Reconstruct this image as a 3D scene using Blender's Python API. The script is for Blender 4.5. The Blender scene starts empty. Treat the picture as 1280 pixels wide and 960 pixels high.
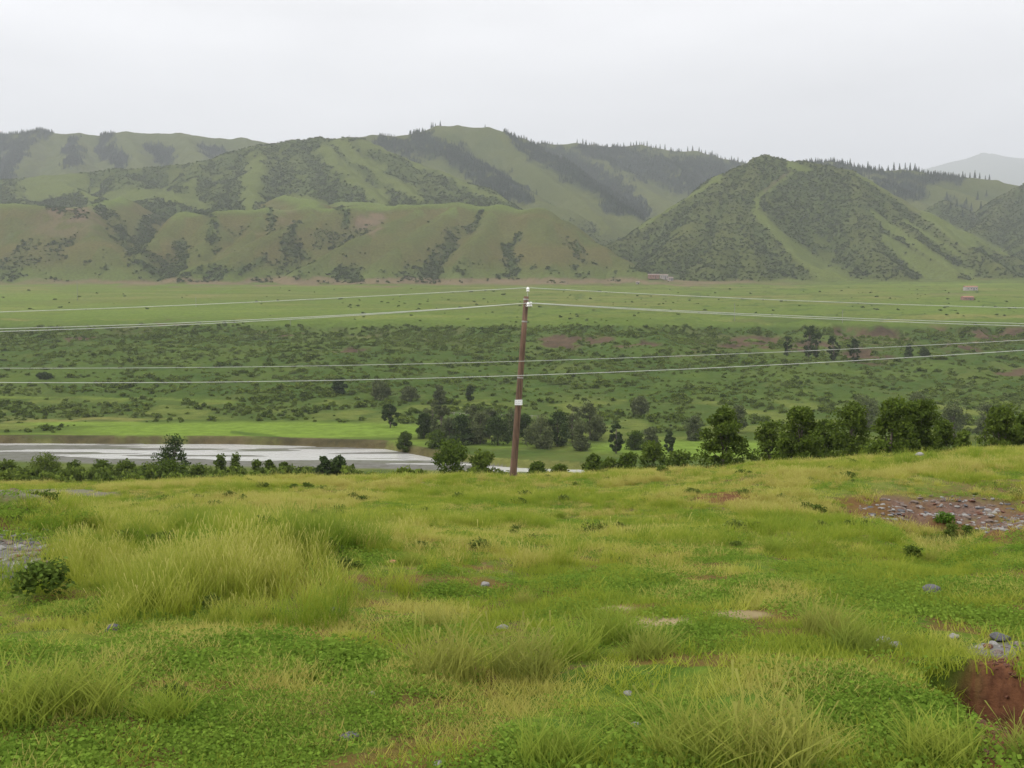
import bpy, math, random
import numpy as np

R = math.radians
random.seed(7)
C = bpy.context.scene.collection

# ------------------------------------------------------------------ camera, sky, sun, exposure
F = 1250.0                      # focal length in pixels of a 1280 wide picture
PITCH = math.atan(90.0 / F)     # the camera looks slightly down
cam_d = bpy.data.cameras.new('camera')
cam = bpy.data.objects.new('camera', cam_d); C.objects.link(cam)
cam_d.sensor_width = 36.0
cam_d.lens = 36.0 * F / 1280.0
cam_d.clip_start = 0.05
cam_d.clip_end = 40000
cam.rotation_euler = (math.pi / 2 - PITCH, 0, 0)
bpy.context.scene.camera = cam

SUN_EL, SUN_AZ = R(38), R(262)   # azimuth measured clockwise from +Y
w = bpy.data.worlds.new('World'); bpy.context.scene.world = w
w.use_nodes = True
nt = w.node_tree; nt.nodes.clear()
def N(t, typ, **k):
    n = t.nodes.new(typ)
    for a, b in k.items(): setattr(n, a, b)
    return n
wo = N(nt, 'ShaderNodeOutputWorld')
sky = N(nt, 'ShaderNodeTexSky', sky_type='NISHITA', sun_disc=False, sun_elevation=SUN_EL, sun_rotation=SUN_AZ)
bg1 = N(nt, 'ShaderNodeBackground'); bg1.inputs[1].default_value = 0.05
nt.links.new(sky.outputs[0], bg1.inputs[0])
# cloud cover: an overcast layer, brighter towards the zenith, faint cloud structure
tc = N(nt, 'ShaderNodeTexCoord'); sep = N(nt, 'ShaderNodeSeparateXYZ')
nt.links.new(tc.outputs['Generated'], sep.inputs[0])
mr = N(nt, 'ShaderNodeMapRange', interpolation_type='SMOOTHSTEP'); mr.inputs[1].default_value = 0.22; mr.inputs[2].default_value = 0.95
mr.inputs[3].default_value = 1.0; mr.inputs[4].default_value = 2.25
nt.links.new(sep.outputs[2], mr.inputs[0])
mp = N(nt, 'ShaderNodeMapping'); mp.inputs['Scale'].default_value = (1.2, 1.2, 5.0)
nt.links.new(tc.outputs['Generated'], mp.inputs[0]); mp.inputs['Location'].default_value = (.6, 0, .3)
nz = N(nt, 'ShaderNodeTexNoise'); nz.inputs['Scale'].default_value = 1.7; nz.inputs['Detail'].default_value = 5; nz.inputs['Roughness'].default_value = 0.5
nt.links.new(mp.outputs[0], nz.inputs['Vector'])
cr = N(nt, 'ShaderNodeMapRange'); cr.inputs[1].default_value = 0.3; cr.inputs[2].default_value = 0.7
cr.inputs[3].default_value = 0.64; cr.inputs[4].default_value = 0.90
nt.links.new(nz.outputs[0], cr.inputs[0])
mm = N(nt, 'ShaderNodeMath', operation='MULTIPLY'); nt.links.new(mr.outputs[0], mm.inputs[0]); nt.links.new(cr.outputs[0], mm.inputs[1])
bg2 = N(nt, 'ShaderNodeBackground'); bg2.inputs[0].default_value = (1.0, 0.985, 0.992, 1)
nt.links.new(mm.outputs[0], bg2.inputs[1])
mx = N(nt, 'ShaderNodeMixShader'); mx.inputs[0].default_value = 0.96
nt.links.new(bg1.outputs[0], mx.inputs[1]); nt.links.new(bg2.outputs[0], mx.inputs[2])
nt.links.new(mx.outputs[0], wo.inputs[0])

sl = bpy.data.lights.new('sun', 'SUN'); sl.energy = 1.5; sl.angle = R(10); sl.color = (1.0, 0.95, 0.87)
so = bpy.data.objects.new('sun', sl); C.objects.link(so)
so.location = (0, -20, 60)
from mathutils import Vector
sd = Vector((math.sin(SUN_AZ) * math.cos(SUN_EL), math.cos(SUN_AZ) * math.cos(SUN_EL), math.sin(SUN_EL)))
so.rotation_euler = sd.to_track_quat('Z', 'Y').to_euler()

sc = bpy.context.scene
sc.view_settings.view_transform = 'Standard'; sc.view_settings.look = 'None'
sc.view_settings.exposure = 0.60; sc.view_settings.gamma = 1.0
sc.view_settings.use_curve_mapping = False
sc.render.engine = 'CYCLES'
sc.cycles.use_denoising = True
sc.cycles.max_bounces = 6; sc.cycles.diffuse_bounces = 3; sc.cycles.glossy_bounces = 2
sc.cycles.transmission_bounces = 3; sc.cycles.transparent_max_bounces = 8; sc.cycles.volume_bounces = 0
sc.cycles.use_adaptive_sampling = True

# ------------------------------------------------------------------ numeric helpers
_rs = np.random.RandomState(3)
_T = _rs.rand(256, 256)
def vnoise(x, y, seed=0):
    x = x + seed * 37.13; y = y + seed * 91.7
    xi = np.floor(x); yi = np.floor(y)
    fx = x - xi; fy = y - yi
    fx = fx * fx * fx * (fx * (fx * 6 - 15) + 10); fy = fy * fy * fy * (fy * (fy * 6 - 15) + 10)
    xi = xi.astype(np.int64) & 255; yi = yi.astype(np.int64) & 255
    x1 = (xi + 1) & 255; y1 = (yi + 1) & 255
    a = _T[xi, yi]; b = _T[x1, yi]; c = _T[xi, y1]; d = _T[x1, y1]
    return (a + (b - a) * fx) * (1 - fy) + (c + (d - c) * fx) * fy
def fbm(x, y, octs=4, seed=0, gain=0.5):
    s = 0; a = 1; t = 0
    for i in range(octs):
        s = s + a * vnoise(x, y, seed + i * 5); t += a; a *= gain
        x, y = x * 1.62 - y * 1.18 + 3.1, x * 1.18 + y * 1.62 + 7.7
    return s / t                                   # 0..1
def sstep(a, b, x):
    t = np.clip((x - a) / (b - a), 0, 1); return t * t * (3 - 2 * t)

cP, sP = math.cos(PITCH), math.sin(PITCH)
def P(px, py, d):
    """point at forward distance d (metres) seen in direction px, py of the survey picture"""
    cx, cy = (px - 640) / F, -(py - 480) / F
    dy = cP + cy * sP; dz = -sP + cy * cP
    return (cx / dy * d, d, dz / dy * d)
def proj(x, y, z):
    fy = y * cP - z * sP; fz = y * sP + z * cP
    fy = np.maximum(fy, 0.05)
    return 640 + F * x / fy, 480 - F * fz / fy

# ------------------------------------------------------------------ the land: near field and valley
COLS = np.array([-300, 0, 160, 320, 640, 860, 980, 1090, 1180, 1280, 1600.])
DR = np.array([-10, 0, 3, 5, 6.5, 8.5, 12, 14, 17, 20, 22, 24, 28, 33, 38, 46, 52, 58, 64, 80.])
def _z(vals): return np.array(vals, float)
ZT = np.stack([
 #    -10   0     3     5     6.5   8.5   12    14    17    20    22    24    28    33    38    46    52    58     64     80
 _z([-1.9,-1.9,-2.05,-2.28,-2.50,-2.80,-3.05,-3.2,-3.9,-4.7,-5.1,-5.45,-6.0,-6.7,-7.3,-8.5,-9.3,-10.1,-11.0,-14.1]),
 _z([-1.9,-1.9,-2.05,-2.28,-2.50,-2.80,-3.05,-3.2,-3.9,-4.7,-5.1,-5.45,-6.0,-6.7,-7.3,-8.5,-9.25,-10.0,-11.0,-14.1]),
 _z([-1.9,-1.9,-2.05,-2.28,-2.50,-2.80,-3.25,-3.55,-4.0,-4.6,-4.9,-5.2,-5.75,-6.4,-7.05,-8.2,-9.1,-10.0,-11.1,-14.1]),
 _z([-1.9,-1.9,-2.05,-2.28,-2.50,-2.80,-3.25,-3.5,-4.0,-4.5,-4.8,-5.1,-5.6,-6.25,-6.85,-7.9,-8.85,-10.0,-11.1,-14.1]),
 _z([-1.9,-1.9,-2.05,-2.28,-2.48,-2.78,-3.25,-3.5,-3.95,-4.35,-4.65,-4.95,-5.45,-6.1,-6.7,-7.62,-8.75,-10.0,-11.2,-14.1]),
 _z([-1.9,-1.9,-2.05,-2.28,-2.48,-2.76,-3.2,-3.45,-3.85,-4.25,-4.5,-4.8,-5.2,-5.85,-6.4,-7.35,-8.5,-9.9,-11.1,-14.1]),
 _z([-1.9,-1.9,-2.05,-2.28,-2.46,-2.74,-3.15,-3.4,-3.8,-4.2,-4.5,-4.75,-5.2,-5.5,-6.0,-7.05,-8.2,-9.6,-11.0,-14.1]),
 _z([-1.9,-1.9,-2.05,-2.26,-2.44,-2.74,-3.1,-3.4,-3.85,-4.2,-4.8,-5.2,-5.0,-5.35,-5.8,-6.75,-7.8,-9.3,-10.8,-14.0]),
 _z([-1.9,-1.9,-2.05,-2.26,-2.44,-2.75,-3.2,-3.6,-4.35,-5.2,-5.6,-5.7,-4.95,-5.15,-5.65,-6.6,-7.6,-9.2,-10.7,-14.0]),
 _z([-1.9,-1.9,-2.05,-2.26,-2.44,-2.76,-3.05,-3.2,-3.6,-4.3,-5.1,-5.4,-4.95,-5.15,-5.55,-6.5,-7.35,-9.1,-10.6,-14.0]),
 _z([-1.9,-1.9,-2.05,-2.26,-2.44,-2.76,-3.15,-3.45,-3.9,-4.9,-5.4,-5.2,-4.75,-4.9,-5.2,-6.1,-7.0,-8.9,-10.5,-14.0]),
])
def _near1(px, d):
    ci = np.clip(np.searchsorted(COLS, px) - 1, 0, len(COLS) - 2)
    t = np.clip((px - COLS[ci]) / (COLS[ci + 1] - COLS[ci]), 0, 1); t = t * t * (3 - 2 * t)
    ri = np.clip(np.searchsorted(DR, d) - 1, 0, len(DR) - 2)
    s = np.clip((d - DR[ri]) / (DR[ri + 1] - DR[ri]), 0, 1)
    a = ZT[ci, ri] * (1 - s) + ZT[ci, ri + 1] * s
    b = ZT[ci + 1, ri] * (1 - s) + ZT[ci + 1, ri + 1] * s
    return a * (1 - t) + b * t
def near_z(px, d):
    return (_near1(px, d * 0.955) + _near1(px, d) * 1.2 + _near1(px, d * 1.045)) / 3.2
VD = np.array([282, 345, 402, 430, 470, 500, 560, 640, 700, 735, 765, 820, 900, 1100, 1300, 1480, 1800, 2500, 4000, 6500, 20000.])
VZ = np.array([-42.7, -42.5, -42.2, -41.0, -39.3, -37.8, -32.0, -25.5, -20.5, -14.6, -8.2, -5.4, -1.3, 14.5, 30.5, 42., 62, 110, 190, 220, 230.])
def bank_far(px):
    return np.interp(px, [-300, 0, 300, 480, 540, 600, 650, 735, 900, 1280, 1600], [345, 340, 337, 326, 306, 292, 286, 282, 262, 232, 215])
def bank_near(px):
    return np.interp(px, [-300, 0, 160, 300, 430, 540, 650, 735, 900, 1280, 1600], [296, 296, 290, 285, 281, 279, 276, 274, 256, 226, 209])
def base_z(x, y):
    u = x / np.maximum(y, 3.0)
    px = np.clip(640 + F * u, -299, 1599)
    z1 = near_z(px, np.minimum(y, 79.0))
    down = -0.1755 * np.maximum(y, 1)
    z = np.where(y < 58, z1, z1 + (down - z1) * sstep(58, 80, y))
    z = np.where(y > 58, np.maximum(z, -44.3 - 0.0 * y), z)
    z = z + 0.9 * (fbm(x / 22, y / 22, 3, 2) - 0.5) * sstep(60, 110, y) + 0.45 * (fbm(x / 6.5, y / 6.5, 3, 4) - 0.5) * sstep(4, 12, y) * (1 - sstep(60, 90, y))
    z = z + 0.16 * (fbm(x / 1.3, y / 1.3, 3, 6) - 0.5) * (1 - sstep(60, 90, y)) + 0.05 * (fbm(x / 0.28, y / 0.28, 2, 8) - 0.5) * (1 - sstep(16, 30, y))
    # pit with raw earth at the near right corner
    q = ((x - 3.05) / 0.56) ** 2 + ((y - 5.75) / 1.15) ** 2 + 0.9 * (fbm(x / 0.3, y / 0.3, 3, 9) - 0.5)
    pit = 1 - sstep(0.45, 1.0, q); z = z - (0.80 + .5 * (fbm(x / .13, y / .13, 3, 10) - .5)) * pit
    z = z + .28 * np.exp(-(((x + 3.6) / 2.6) ** 2 + ((y - 13.2) / 2.4) ** 2))
    z = z + .9 * (fbm(x / 1.1, y / .7, 4, 14) - .5) * np.exp(-(((px - 1190) / 110) ** 2 + ((y - 25.5) / 3.2) ** 2))
    # heap of rubble at the left
    q = np.exp(-(((x + 6.9) / 1.3) ** 2 + ((y - 13.6) / 1.5) ** 2))
    z = z + (0.62 + .5 * (fbm(x / .5, y / .5, 3, 12) - .5)) * q
    # river bed
    wob = 6 * (fbm(x / 30, y / 60, 3, 11) - 0.5)
    bn = bank_near(px) + wob; bf = bank_far(px) + wob * 0.6
    bars = -45.78 + 1.45 * fbm(x / 55, y / 6, 4, 13) + 0.75 * (1 - sstep(8, 22, y - bn)) * sstep(200, 640, 900 - px)
    zr = z + (bars - z) * sstep(0, 5, y - bn)
    z = np.where(y > bn, zr, z)
    # far side of the river and the terrace; the scarp is scalloped by erosion
    right = sstep(560, 900, px)
    sh = (fbm(x / 75, y / 220, 3, 15) - 0.5) * (60 + 110 * right) + (fbm(x / 26, y / 70, 3, 17) - 0.5) * (18 + 22 * right)
    amt = sstep(470, 600, y) * (1 - sstep(800, 1000, y))
    yy = y + sh * amt
    zv = np.interp(yy, VD, VZ)
    zv = zv + 1.2 * (fbm(x / 40, y / 40, 4, 19) - 0.5) * sstep(400, 480, y) + 2.8 * (fbm(x / 13, y / 17, 3, 21) - 0.5) * amt
    # headscarps: a steep raw step near the rim where noise opens one
    hs = headscarp(x, y, px)
    zv = zv - 5.5 * hs * sstep(0, 26, 768 - yy) * (1 - sstep(26, 90, 768 - yy))
    zv = zv + 7.0 * (fbm(x / 260, y / 260, 3, 23) - 0.5) * sstep(850, 1200, y)
    k = sstep(0, 2.2, y - bf)
    z = np.where(y > bf, z + (zv - z) * k, z)
    return z
def headscarp(x, y, px):
    return sstep(0.50, 0.62, fbm(x / 55, y / 400, 2, 25)) * (0.35 + 0.65 * sstep(600, 860, px))

# ------------------------------------------------------------------ the land: hills as ridges with spurs
def ridge(pts, s=0.60, r=18):
    return ([P(*p) for p in pts], s, r)
HILLS = {
 'front': (1380, 2150, 4, [
   ridge([(-260,246,1760),(-60,252,1740),(0,254,1730),(95,261,1710)], 0.96, 26),
   ridge([(-120,252,1740),(-100,300,1620),(-95,352,1480)], 0.73, 16),
   ridge([(20,256,1725),(34,300,1610),(45,350,1485)], 0.71, 22),
   ridge([(95,261,1710),(124,298,1610),(150,343,1500)], 0.73, 18),
   ridge([(95,261,1710),(115,255,1800),(150,247,1950)], 0.61, 16),
   ridge([(237,268,1730),(330,263,1730),(400,261,1735),(450,262,1730),(500,260,1735),(560,255,1740),(620,256,1730),(676,262,1700)], 0.96, 20),
   ridge([(237,268,1730),(205,288,1650),(176,308,1590),(168,330,1530)], 0.81, 10),
   ridge([(268,268,1720),(262,296,1630),(240,318,1560)], 0.81, 10),
   ridge([(330,263,1730),(318,285,1660),(290,308,1590)], 0.81, 10),
   ridge([(400,264,1725),(368,284,1650),(290,314,1560),(222,340,1500)], 0.76, 12),
   ridge([(520,262,1725),(470,288,1640),(430,309,1575),(383,333,1510)], 0.76, 12),
   ridge([(565,257,1730),(508,298,1610),(462,345,1495)], 0.76, 15),
   ridge([(625,257,1725),(592,300,1600),(572,347,1490)], 0.76, 15),
   ridge([(676,262,1700),(682,300,1595),(694,350,1480)], 0.76, 19),
   ridge([(676,262,1700),(705,275,1675),(742,301,1620),(776,326,1565),(814,346,1510)], 0.76, 13),
   ridge([(380,262,1735),(385,250,1850),(360,246,1980)], 0.61, 12),
   ridge([(500,260,1735),(470,256,1860),(430,252,1980)], 0.61, 13),
 ]),
 'middle': (1750, 3050, 6, [
   ridge([(-250,232,2380),(0,226,2400),(60,220,2400),(150,213,2420),(250,203,2440),(300,191,2450),(345,180,2450),(400,173,2440),(450,175,2420)], 0.87, 30),
   ridge([(450,175,2420),(506,196,2350),(557,217,2260),(600,235,2180),(633,254,2080)], 0.71, 18),
   ridge([(0,226,2400),(20,245,2200),(60,262,2000)], 0.68, 18),
   ridge([(60,220,2400),(95,236,2240),(130,250,2080)], 0.68, 16),
   ridge([(150,213,2420),(180,232,2240),(190,250,2050)], 0.68, 16),
   ridge([(250,203,2440),(240,226,2230),(222,256,2010)], 0.68, 16),
   ridge([(330,184,2450),(318,215,2240),(318,262,1930)], 0.68, 19),
   ridge([(400,174,2440),(408,192,2330),(440,222,2150),(485,255,1960)], 0.73, 12),
   ridge([(430,176,2430),(452,196,2320),(500,228,2160),(545,256,1990)], 0.73, 12),
   ridge([(370,178,2440),(380,215,2230),(395,256,1990)], 0.73, 13),
   ridge([(475,185,2390),(520,212,2260),(570,240,2130),(600,258,2020)], 0.73, 12),
   ridge([(285,196,2440),(280,228,2210),(278,258,1980)], 0.71, 13),
 ]),
 'far': (2050, 4300, 12, [
   ridge([(440,173,3150),(470,171,3150),(510,168,3150),(540,161,3140),(572,157,3130),(610,162,3120),(650,174,3110),(690,196,3020),(745,240,2700),(800,279,2380)], 0.71, 19),
   ridge([(470,171,3150),(530,204,2900),(595,232,2600),(650,262,2300)], 0.71, 16),
   ridge([(545,161,3140),(585,196,2900),(640,232,2620),(700,262,2350)], 0.71, 15),
   ridge([(612,163,3120),(660,200,2920),(720,246,2600),(760,283,2300)], 0.71, 15),
   ridge([(640,186,3750),(680,181,3750),(720,181,3740),(760,184,3730),(800,184,3720),(860,190,3700),(930,204,3680),(990,214,3650),(1050,224,3600)], 0.68, 25),
   ridge([(720,181,3740),(770,208,3450),(815,240,3100),(845,262,2800)], 0.68, 19),
   ridge([(800,184,3720),(850,212,3420),(880,240,3150)], 0.68, 18),
   ridge([(870,191,3700),(905,222,3400),(930,250,3100)], 0.68, 18),
   ridge([(990,202,2950),(1040,206,2950),(1080,211,2940),(1130,216,2930),(1180,221,2900),(1240,225,2880),(1275,233,2860),(1400,240,2850)], 0.87, 24),
   ridge([(1040,206,2950),(1090,226,2780),(1150,252,2600),(1205,280,2400)], 0.68, 15),
   ridge([(1130,216,2930),(1190,238,2760),(1240,256,2600)], 0.68, 15),
   ridge([(-260,155,3650),(-120,166,3650),(0,170,3640),(45,166,3640),(75,168,3640),(130,170,3640),(200,166,3640),(270,173,3640),(340,180,3640),(430,182,3640)], 0.90, 34),
   ridge([(-60,168,3650),(-40,200,3300),(-20,230,3000)], 0.71, 19),
   ridge([(50,166,3640),(34,196,3350),(10,228,3000)], 0.71, 19),
   ridge([(100,169,3640),(92,196,3350),(78,222,3050)], 0.71, 19),
   ridge([(160,168,3640),(172,192,3350),(178,214,3100)], 0.71, 19),
   ridge([(225,168,3640),(240,188,3400),(262,206,3150)], 0.71, 18),
   ridge([(300,176,3640),(330,190,3400),(352,204,3200)], 0.71, 18),
 ]),
 'right': (1400, 2900, 5, [
   ridge([(952,195,2050),(985,200,2050),(1020,205,2040),(1060,214,2030),(1100,234,1990),(1150,262,1930),(1200,289,1860),(1260,320,1780),(1310,342,1700)], 0.73, 9),
   ridge([(952,195,2050),(925,206,2040),(900,221,2020),(850,252,1960),(800,284,1880),(765,304,1810),(735,322,1740)], 0.76, 9),
   ridge([(940,200,2045),(925,240,1920),(905,290,1760),(880,335,1570)], 0.73, 16),
   ridge([(900,222,2015),(870,268,1850),(830,318,1660)], 0.73, 15),
   ridge([(1000,203,2045),(965,236,1950),(942,262,1860),(975,302,1720),(1010,330,1610),(1062,356,1490)], 0.78, 9),
   ridge([(1060,215,2030),(1068,250,1900),(1090,300,1720),(1120,345,1530)], 0.73, 13),
   ridge([(1085,226,2010),(1110,262,1900),(1140,292,1780),(1190,335,1600),(1215,352,1520)], 0.76, 9),
   ridge([(1120,246,1970),(1160,276,1870),(1215,312,1720),(1260,342,1580)], 0.76, 9),
   ridge([(942,262,1860),(938,275,1800),(930,300,1720),(940,340,1560)], 0.73, 12),
   ridge([(1180,250,2420),(1215,266,2400),(1250,244,2400),(1290,224,2400),(1400,180,2400)], 0.87, 18),
   ridge([(1262,240,2400),(1240,268,2250),(1215,292,2120)], 0.71, 12),
   ridge([(1330,206,2400),(1310,262,2150),(1300,300,1950),(1290,330,1800)], 0.71, 15),
   ridge([(1400,180,2400),(1420,260,2100),(1440,340,1700)], 0.71, 16),
 ]),
 'distant': (11500, 18800, 60, [
   ridge([(980,250,16000),(1080,226,16000),(1150,213,16000),(1190,203,16000),(1232,194,16000),(1290,199,16000),(1400,170,16000),(1600,170,16000)], .42, 60),
   ridge([(1232,194,16000),(1200,225,14600)], .42, 60),
 ]),
}
def hill_z(x, y, name, want_drop=False):
    lo, hi, k, ridges = HILLS[name]
    sc_ = 1.0 if name != 'distant' else 3.0
    wx = x + sc_ * (34 * (fbm(x / 150, y / 150, 3, 31) - .5) + 13 * (fbm(x / 34, y / 34, 2, 33) - .5))
    wy = y + sc_ * (34 * (fbm(x / 150, y / 150, 3, 41) - .5) + 13 * (fbm(x / 34, y / 34, 2, 43) - .5))
    acc = np.zeros_like(x); best = np.full_like(x, -1e9); second = np.full_like(x, -1e9); zr = np.zeros_like(x)
    m0 = 300.0
    for pts, s, r in ridges:
        rb = np.full_like(x, -1e9); rz = np.zeros_like(x)
        for (ax, ay, az), (bx, by, bz) in zip(pts[:-1], pts[1:]):
            dx, dy = bx - ax, by - ay; L = dx * dx + dy * dy
            t = np.clip(((wx - ax) * dx + (wy - ay) * dy) / L, 0, 1)
            dist = np.hypot(wx - ax - t * dx, wy - ay - t * dy)
            zc = az + t * (bz - az)
            v = zc - s * (np.sqrt(dist * dist + r * r) - r)
            b = v > rb
            rb = np.where(b, v, rb); rz = np.where(b, zc, rz)
        b = rb > best
        second = np.where(b, best, np.maximum(second, rb))
        zr = np.where(b, rz, zr); best = np.where(b, rb, best)
        acc += np.exp(np.clip((rb - m0) / k, -80, 80))
    z = m0 + k * np.log(acc + 1e-30)
    if want_drop: return z, zr - best, best - second
    return z
def H(x, y, full=False):
    x = np.asarray(x, float); y = np.asarray(y, float)
    shp = x.shape; x = x.ravel(); y = y.ravel()
    b = base_z(x, y)
    z = b.copy(); drop = np.zeros_like(x); gul = np.full_like(x, 99.0); hid = np.zeros(len(x), int)
    for i, name in enumerate(HILLS):
        lo, hi, k, _ = HILLS[name]
        m = (y > lo) & (y < hi)
        if not m.any(): continue
        hz, dr, gu = hill_z(x[m], y[m], name, True)
        zz = z[m]; up = hz > zz
        # soft join at the foot
        kk = 5.0
        new = np.maximum(hz, zz) + kk * np.exp(-np.abs(hz - zz) / kk) * 0.5
        z[m] = np.where(hz - zz > -25, new, zz)
        a = drop[m]; a[up] = dr[up]; drop[m] = a
        a = gul[m]; a[up] = gu[up]; gul[m] = a
        a = hid[m]; a[up] = i + 1; hid[m] = a
    onh = (hid > 0)
    rough = 5.0 * (fbm(x / 30, y / 30, 4, 51) - .5) + 9 * (fbm(x / 90, y / 90, 2, 57) - .5)
    z = z + rough * onh * sstep(1400, 1600, y)
    if full: return z.reshape(shp), drop, gul, hid
    return z.reshape(shp)
def Hs(x, y): return float(H(np.array([x]), np.array([y]))[0])
def hit(px, py, d0, d1, n=500):
    """first ground point in that direction between two distances"""
    d = np.geomspace(d0, d1, n)
    p = np.array([P(px, py, q) for q in d])
    h = H(p[:, 0], p[:, 1])
    i = np.argmax(h > p[:, 2])
    if not (h > p[:, 2]).any(): i = int(np.argmin(p[:, 2] - h))
    return (p[i, 0], p[i, 1], float(h[i]))

# ------------------------------------------------------------------ object helpers
def setp(o, label=None, cat=None, group=None, kind=None):
    if label: o['label'] = label
    if cat: o['category'] = cat
    if group: o['group'] = group
    if kind: o['kind'] = kind
    return o
def mesh_np(name, v, f, mats=(), smooth=False):
    """v (n,3); f (m,k) with a constant number of corners"""
    me = bpy.data.meshes.new(name)
    v = np.ascontiguousarray(v, np.float32); f = np.ascontiguousarray(f, np.int32)
    me.vertices.add(len(v)); me.vertices.foreach_set('co', v.ravel())
    n, k = f.shape
    me.loops.add(n * k); me.loops.foreach_set('vertex_index', f.ravel())
    me.polygons.add(n); me.polygons.foreach_set('loop_start', np.arange(0, n * k, k, dtype=np.int32))
    me.polygons.foreach_set('loop_total', np.full(n, k, np.int32))
    if smooth: me.polygons.foreach_set('use_smooth', np.ones(n, bool))
    me.update(calc_edges=True)
    for m in mats: me.materials.append(m)
    return me
def ob(name, me, parent=None, loc=(0, 0, 0), link=True):
    o = bpy.data.objects.new(name, me)
    if link: C.objects.link(o)
    o.location = loc
    if parent: o.parent = parent
    return o
def fattr(me, name, arr):
    a = me.attributes.new(name, 'FLOAT', 'POINT'); a.data.foreach_set('value', np.ascontiguousarray(arr, np.float32))
class MB:
    def __init__(s): s.v = []; s.f = []
    def add(s, v, f):
        o = len(s.v); s.v += [tuple(p) for p in v]; s.f += [tuple(i + o for i in q) for q in f]; return s
    def box(s, c, d, rot=0.0):
        x, y, z = c; a, b, e = d[0] / 2, d[1] / 2, d[2] / 2
        cr_, sr_ = math.cos(rot), math.sin(rot)
        v = []
        for i in (-1, 1):
            for j in (-1, 1):
                for k in (-1, 1): v.append((x + i * a * cr_ - j * b * sr_, y + i * a * sr_ + j * b * cr_, z + k * e))
        return s.add(v, [(0, 1, 3, 2), (4, 6, 7, 5), (0, 4, 5, 1), (2, 3, 7, 6), (0, 2, 6, 4), (1, 5, 7, 3)])
    def tube(s, pts, rad, n=8, caps=True):
        pts = [Vector(p) for p in pts]; rings = []
        for i, p in enumerate(pts):
            t = (pts[min(i + 1, len(pts) - 1)] - pts[max(i - 1, 0)]).normalized()
            a = t.orthogonal().normalized() if abs(t.z) < 0.9 else Vector((1, 0, 0))
            a = (a - t * a.dot(t)).normalized(); b = t.cross(a)
            r = rad[i] if hasattr(rad, '__len__') else rad
            rings.append([p + (a * math.cos(q * 2 * math.pi / n) + b * math.sin(q * 2 * math.pi / n)) * r for q in range(n)])
        v = [q for g in rings for q in g]; f = []
        for i in range(len(pts) - 1):
            for q in range(n): f.append((i * n + q, i * n + (q + 1) % n, (i + 1) * n + (q + 1) % n, (i + 1) * n + q))
        if caps: f.append(tuple(range(n))[::-1]); f.append(tuple((len(pts) - 1) * n + q for q in range(n)))
        return s.add(v, f)
    def lathe(s, prof, c=(0, 0, 0), n=14):
        v = []; f = []
        for r, z in prof:
            for q in range(n): v.append((c[0] + r * math.cos(q * 2 * math.pi / n), c[1] + r * math.sin(q * 2 * math.pi / n), c[2] + z))
        for i in range(len(prof) - 1):
            for q in range(n): f.append((i * n + q, i * n + (q + 1) % n, (i + 1) * n + (q + 1) % n, (i + 1) * n + q))
        f.append(tuple(range(n))[::-1]); f.append(tuple((len(prof) - 1) * n + q for q in range(n)))
        return s.add(v, f)
    def build(s, name, mat, parent=None, smooth=False, loc=(0, 0, 0), link=True):
        me = bpy.data.meshes.new(name); me.from_pydata(s.v, [], s.f); me.update()
        if smooth:
            for p in me.polygons: p.use_smooth = True
        me.materials.append(mat)
        return ob(name, me, parent, loc, link)

# ------------------------------------------------------------------ material helpers
def mat_new(name):
    m = bpy.data.materials.new(name); m.use_nodes = True
    t = m.node_tree; t.nodes.clear()
    return m, t
def noise(t, scale, detail=4, vec=None, rough=0.55):
    n = N(t, 'ShaderNodeTexNoise'); n.inputs['Scale'].default_value = scale; n.inputs['Detail'].default_value = detail
    n.inputs['Roughness'].default_value = rough
    if vec is not None: t.links.new(vec, n.inputs['Vector'])
    return n.outputs[0]
def remap(t, v, a, b, c=0.0, d=1.0):
    n = N(t, 'ShaderNodeMapRange', interpolation_type='SMOOTHSTEP')
    for i, q in zip((1, 2, 3, 4), (a, b, c, d)): n.inputs[i].default_value = q
    t.links.new(v, n.inputs[0]); return n.outputs[0]
def mathn(t, op, a, b):
    n = N(t, 'ShaderNodeMath', operation=op)
    for i, q in enumerate((a, b)):
        if isinstance(q, (int, float)): n.inputs[i].default_value = q
        else: t.links.new(q, n.inputs[i])
    return n.outputs[0]
def mix(t, fac, a, b, blend='MIX'):
    n = N(t, 'ShaderNodeMix', data_type='RGBA', blend_type=blend)
    if isinstance(fac, (int, float)): n.inputs[0].default_value = fac
    else: t.links.new(fac, n.inputs[0])
    for i, q in ((6, a), (7, b)):
        if isinstance(q, tuple): n.inputs[i].default_value = (*q, 1)
        else: t.links.new(q, n.inputs[i])
    return n.outputs[2]
def attr(t, name, typ='GEOMETRY'):
    n = N(t, 'ShaderNodeAttribute', attribute_type=typ); n.attribute_name = name; return n.outputs['Fac']
def simple(name, col, rough=0.8, var=0.15, scale=8.0, metal=0.0, col2=None, bump=0.0):
    m, t = mat_new(name)
    o = N(t, 'ShaderNodeOutputMaterial'); b = N(t, 'ShaderNodeBsdfPrincipled')
    co = N(t, 'ShaderNodeTexCoord').outputs['Object']
    nz_ = noise(t, scale, 5, co)
    c2 = col2 or tuple(max(0, c * (1 - 2 * var)) for c in col)
    c = mix(t, remap(t, nz_, .35, .65), col, c2)
    t.links.new(c, b.inputs['Base Color']); b.inputs['Roughness'].default_value = rough; b.inputs['Metallic'].default_value = metal
    if bump:
        bp = N(t, 'ShaderNodeBump'); bp.inputs['Strength'].default_value = bump; bp.inputs['Distance'].default_value = 0.02
        t.links.new(nz_, bp.inputs['Height']); t.links.new(bp.outputs[0], b.inputs['Normal'])
    t.links.new(b.outputs[0], o.inputs[0]); return m
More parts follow.
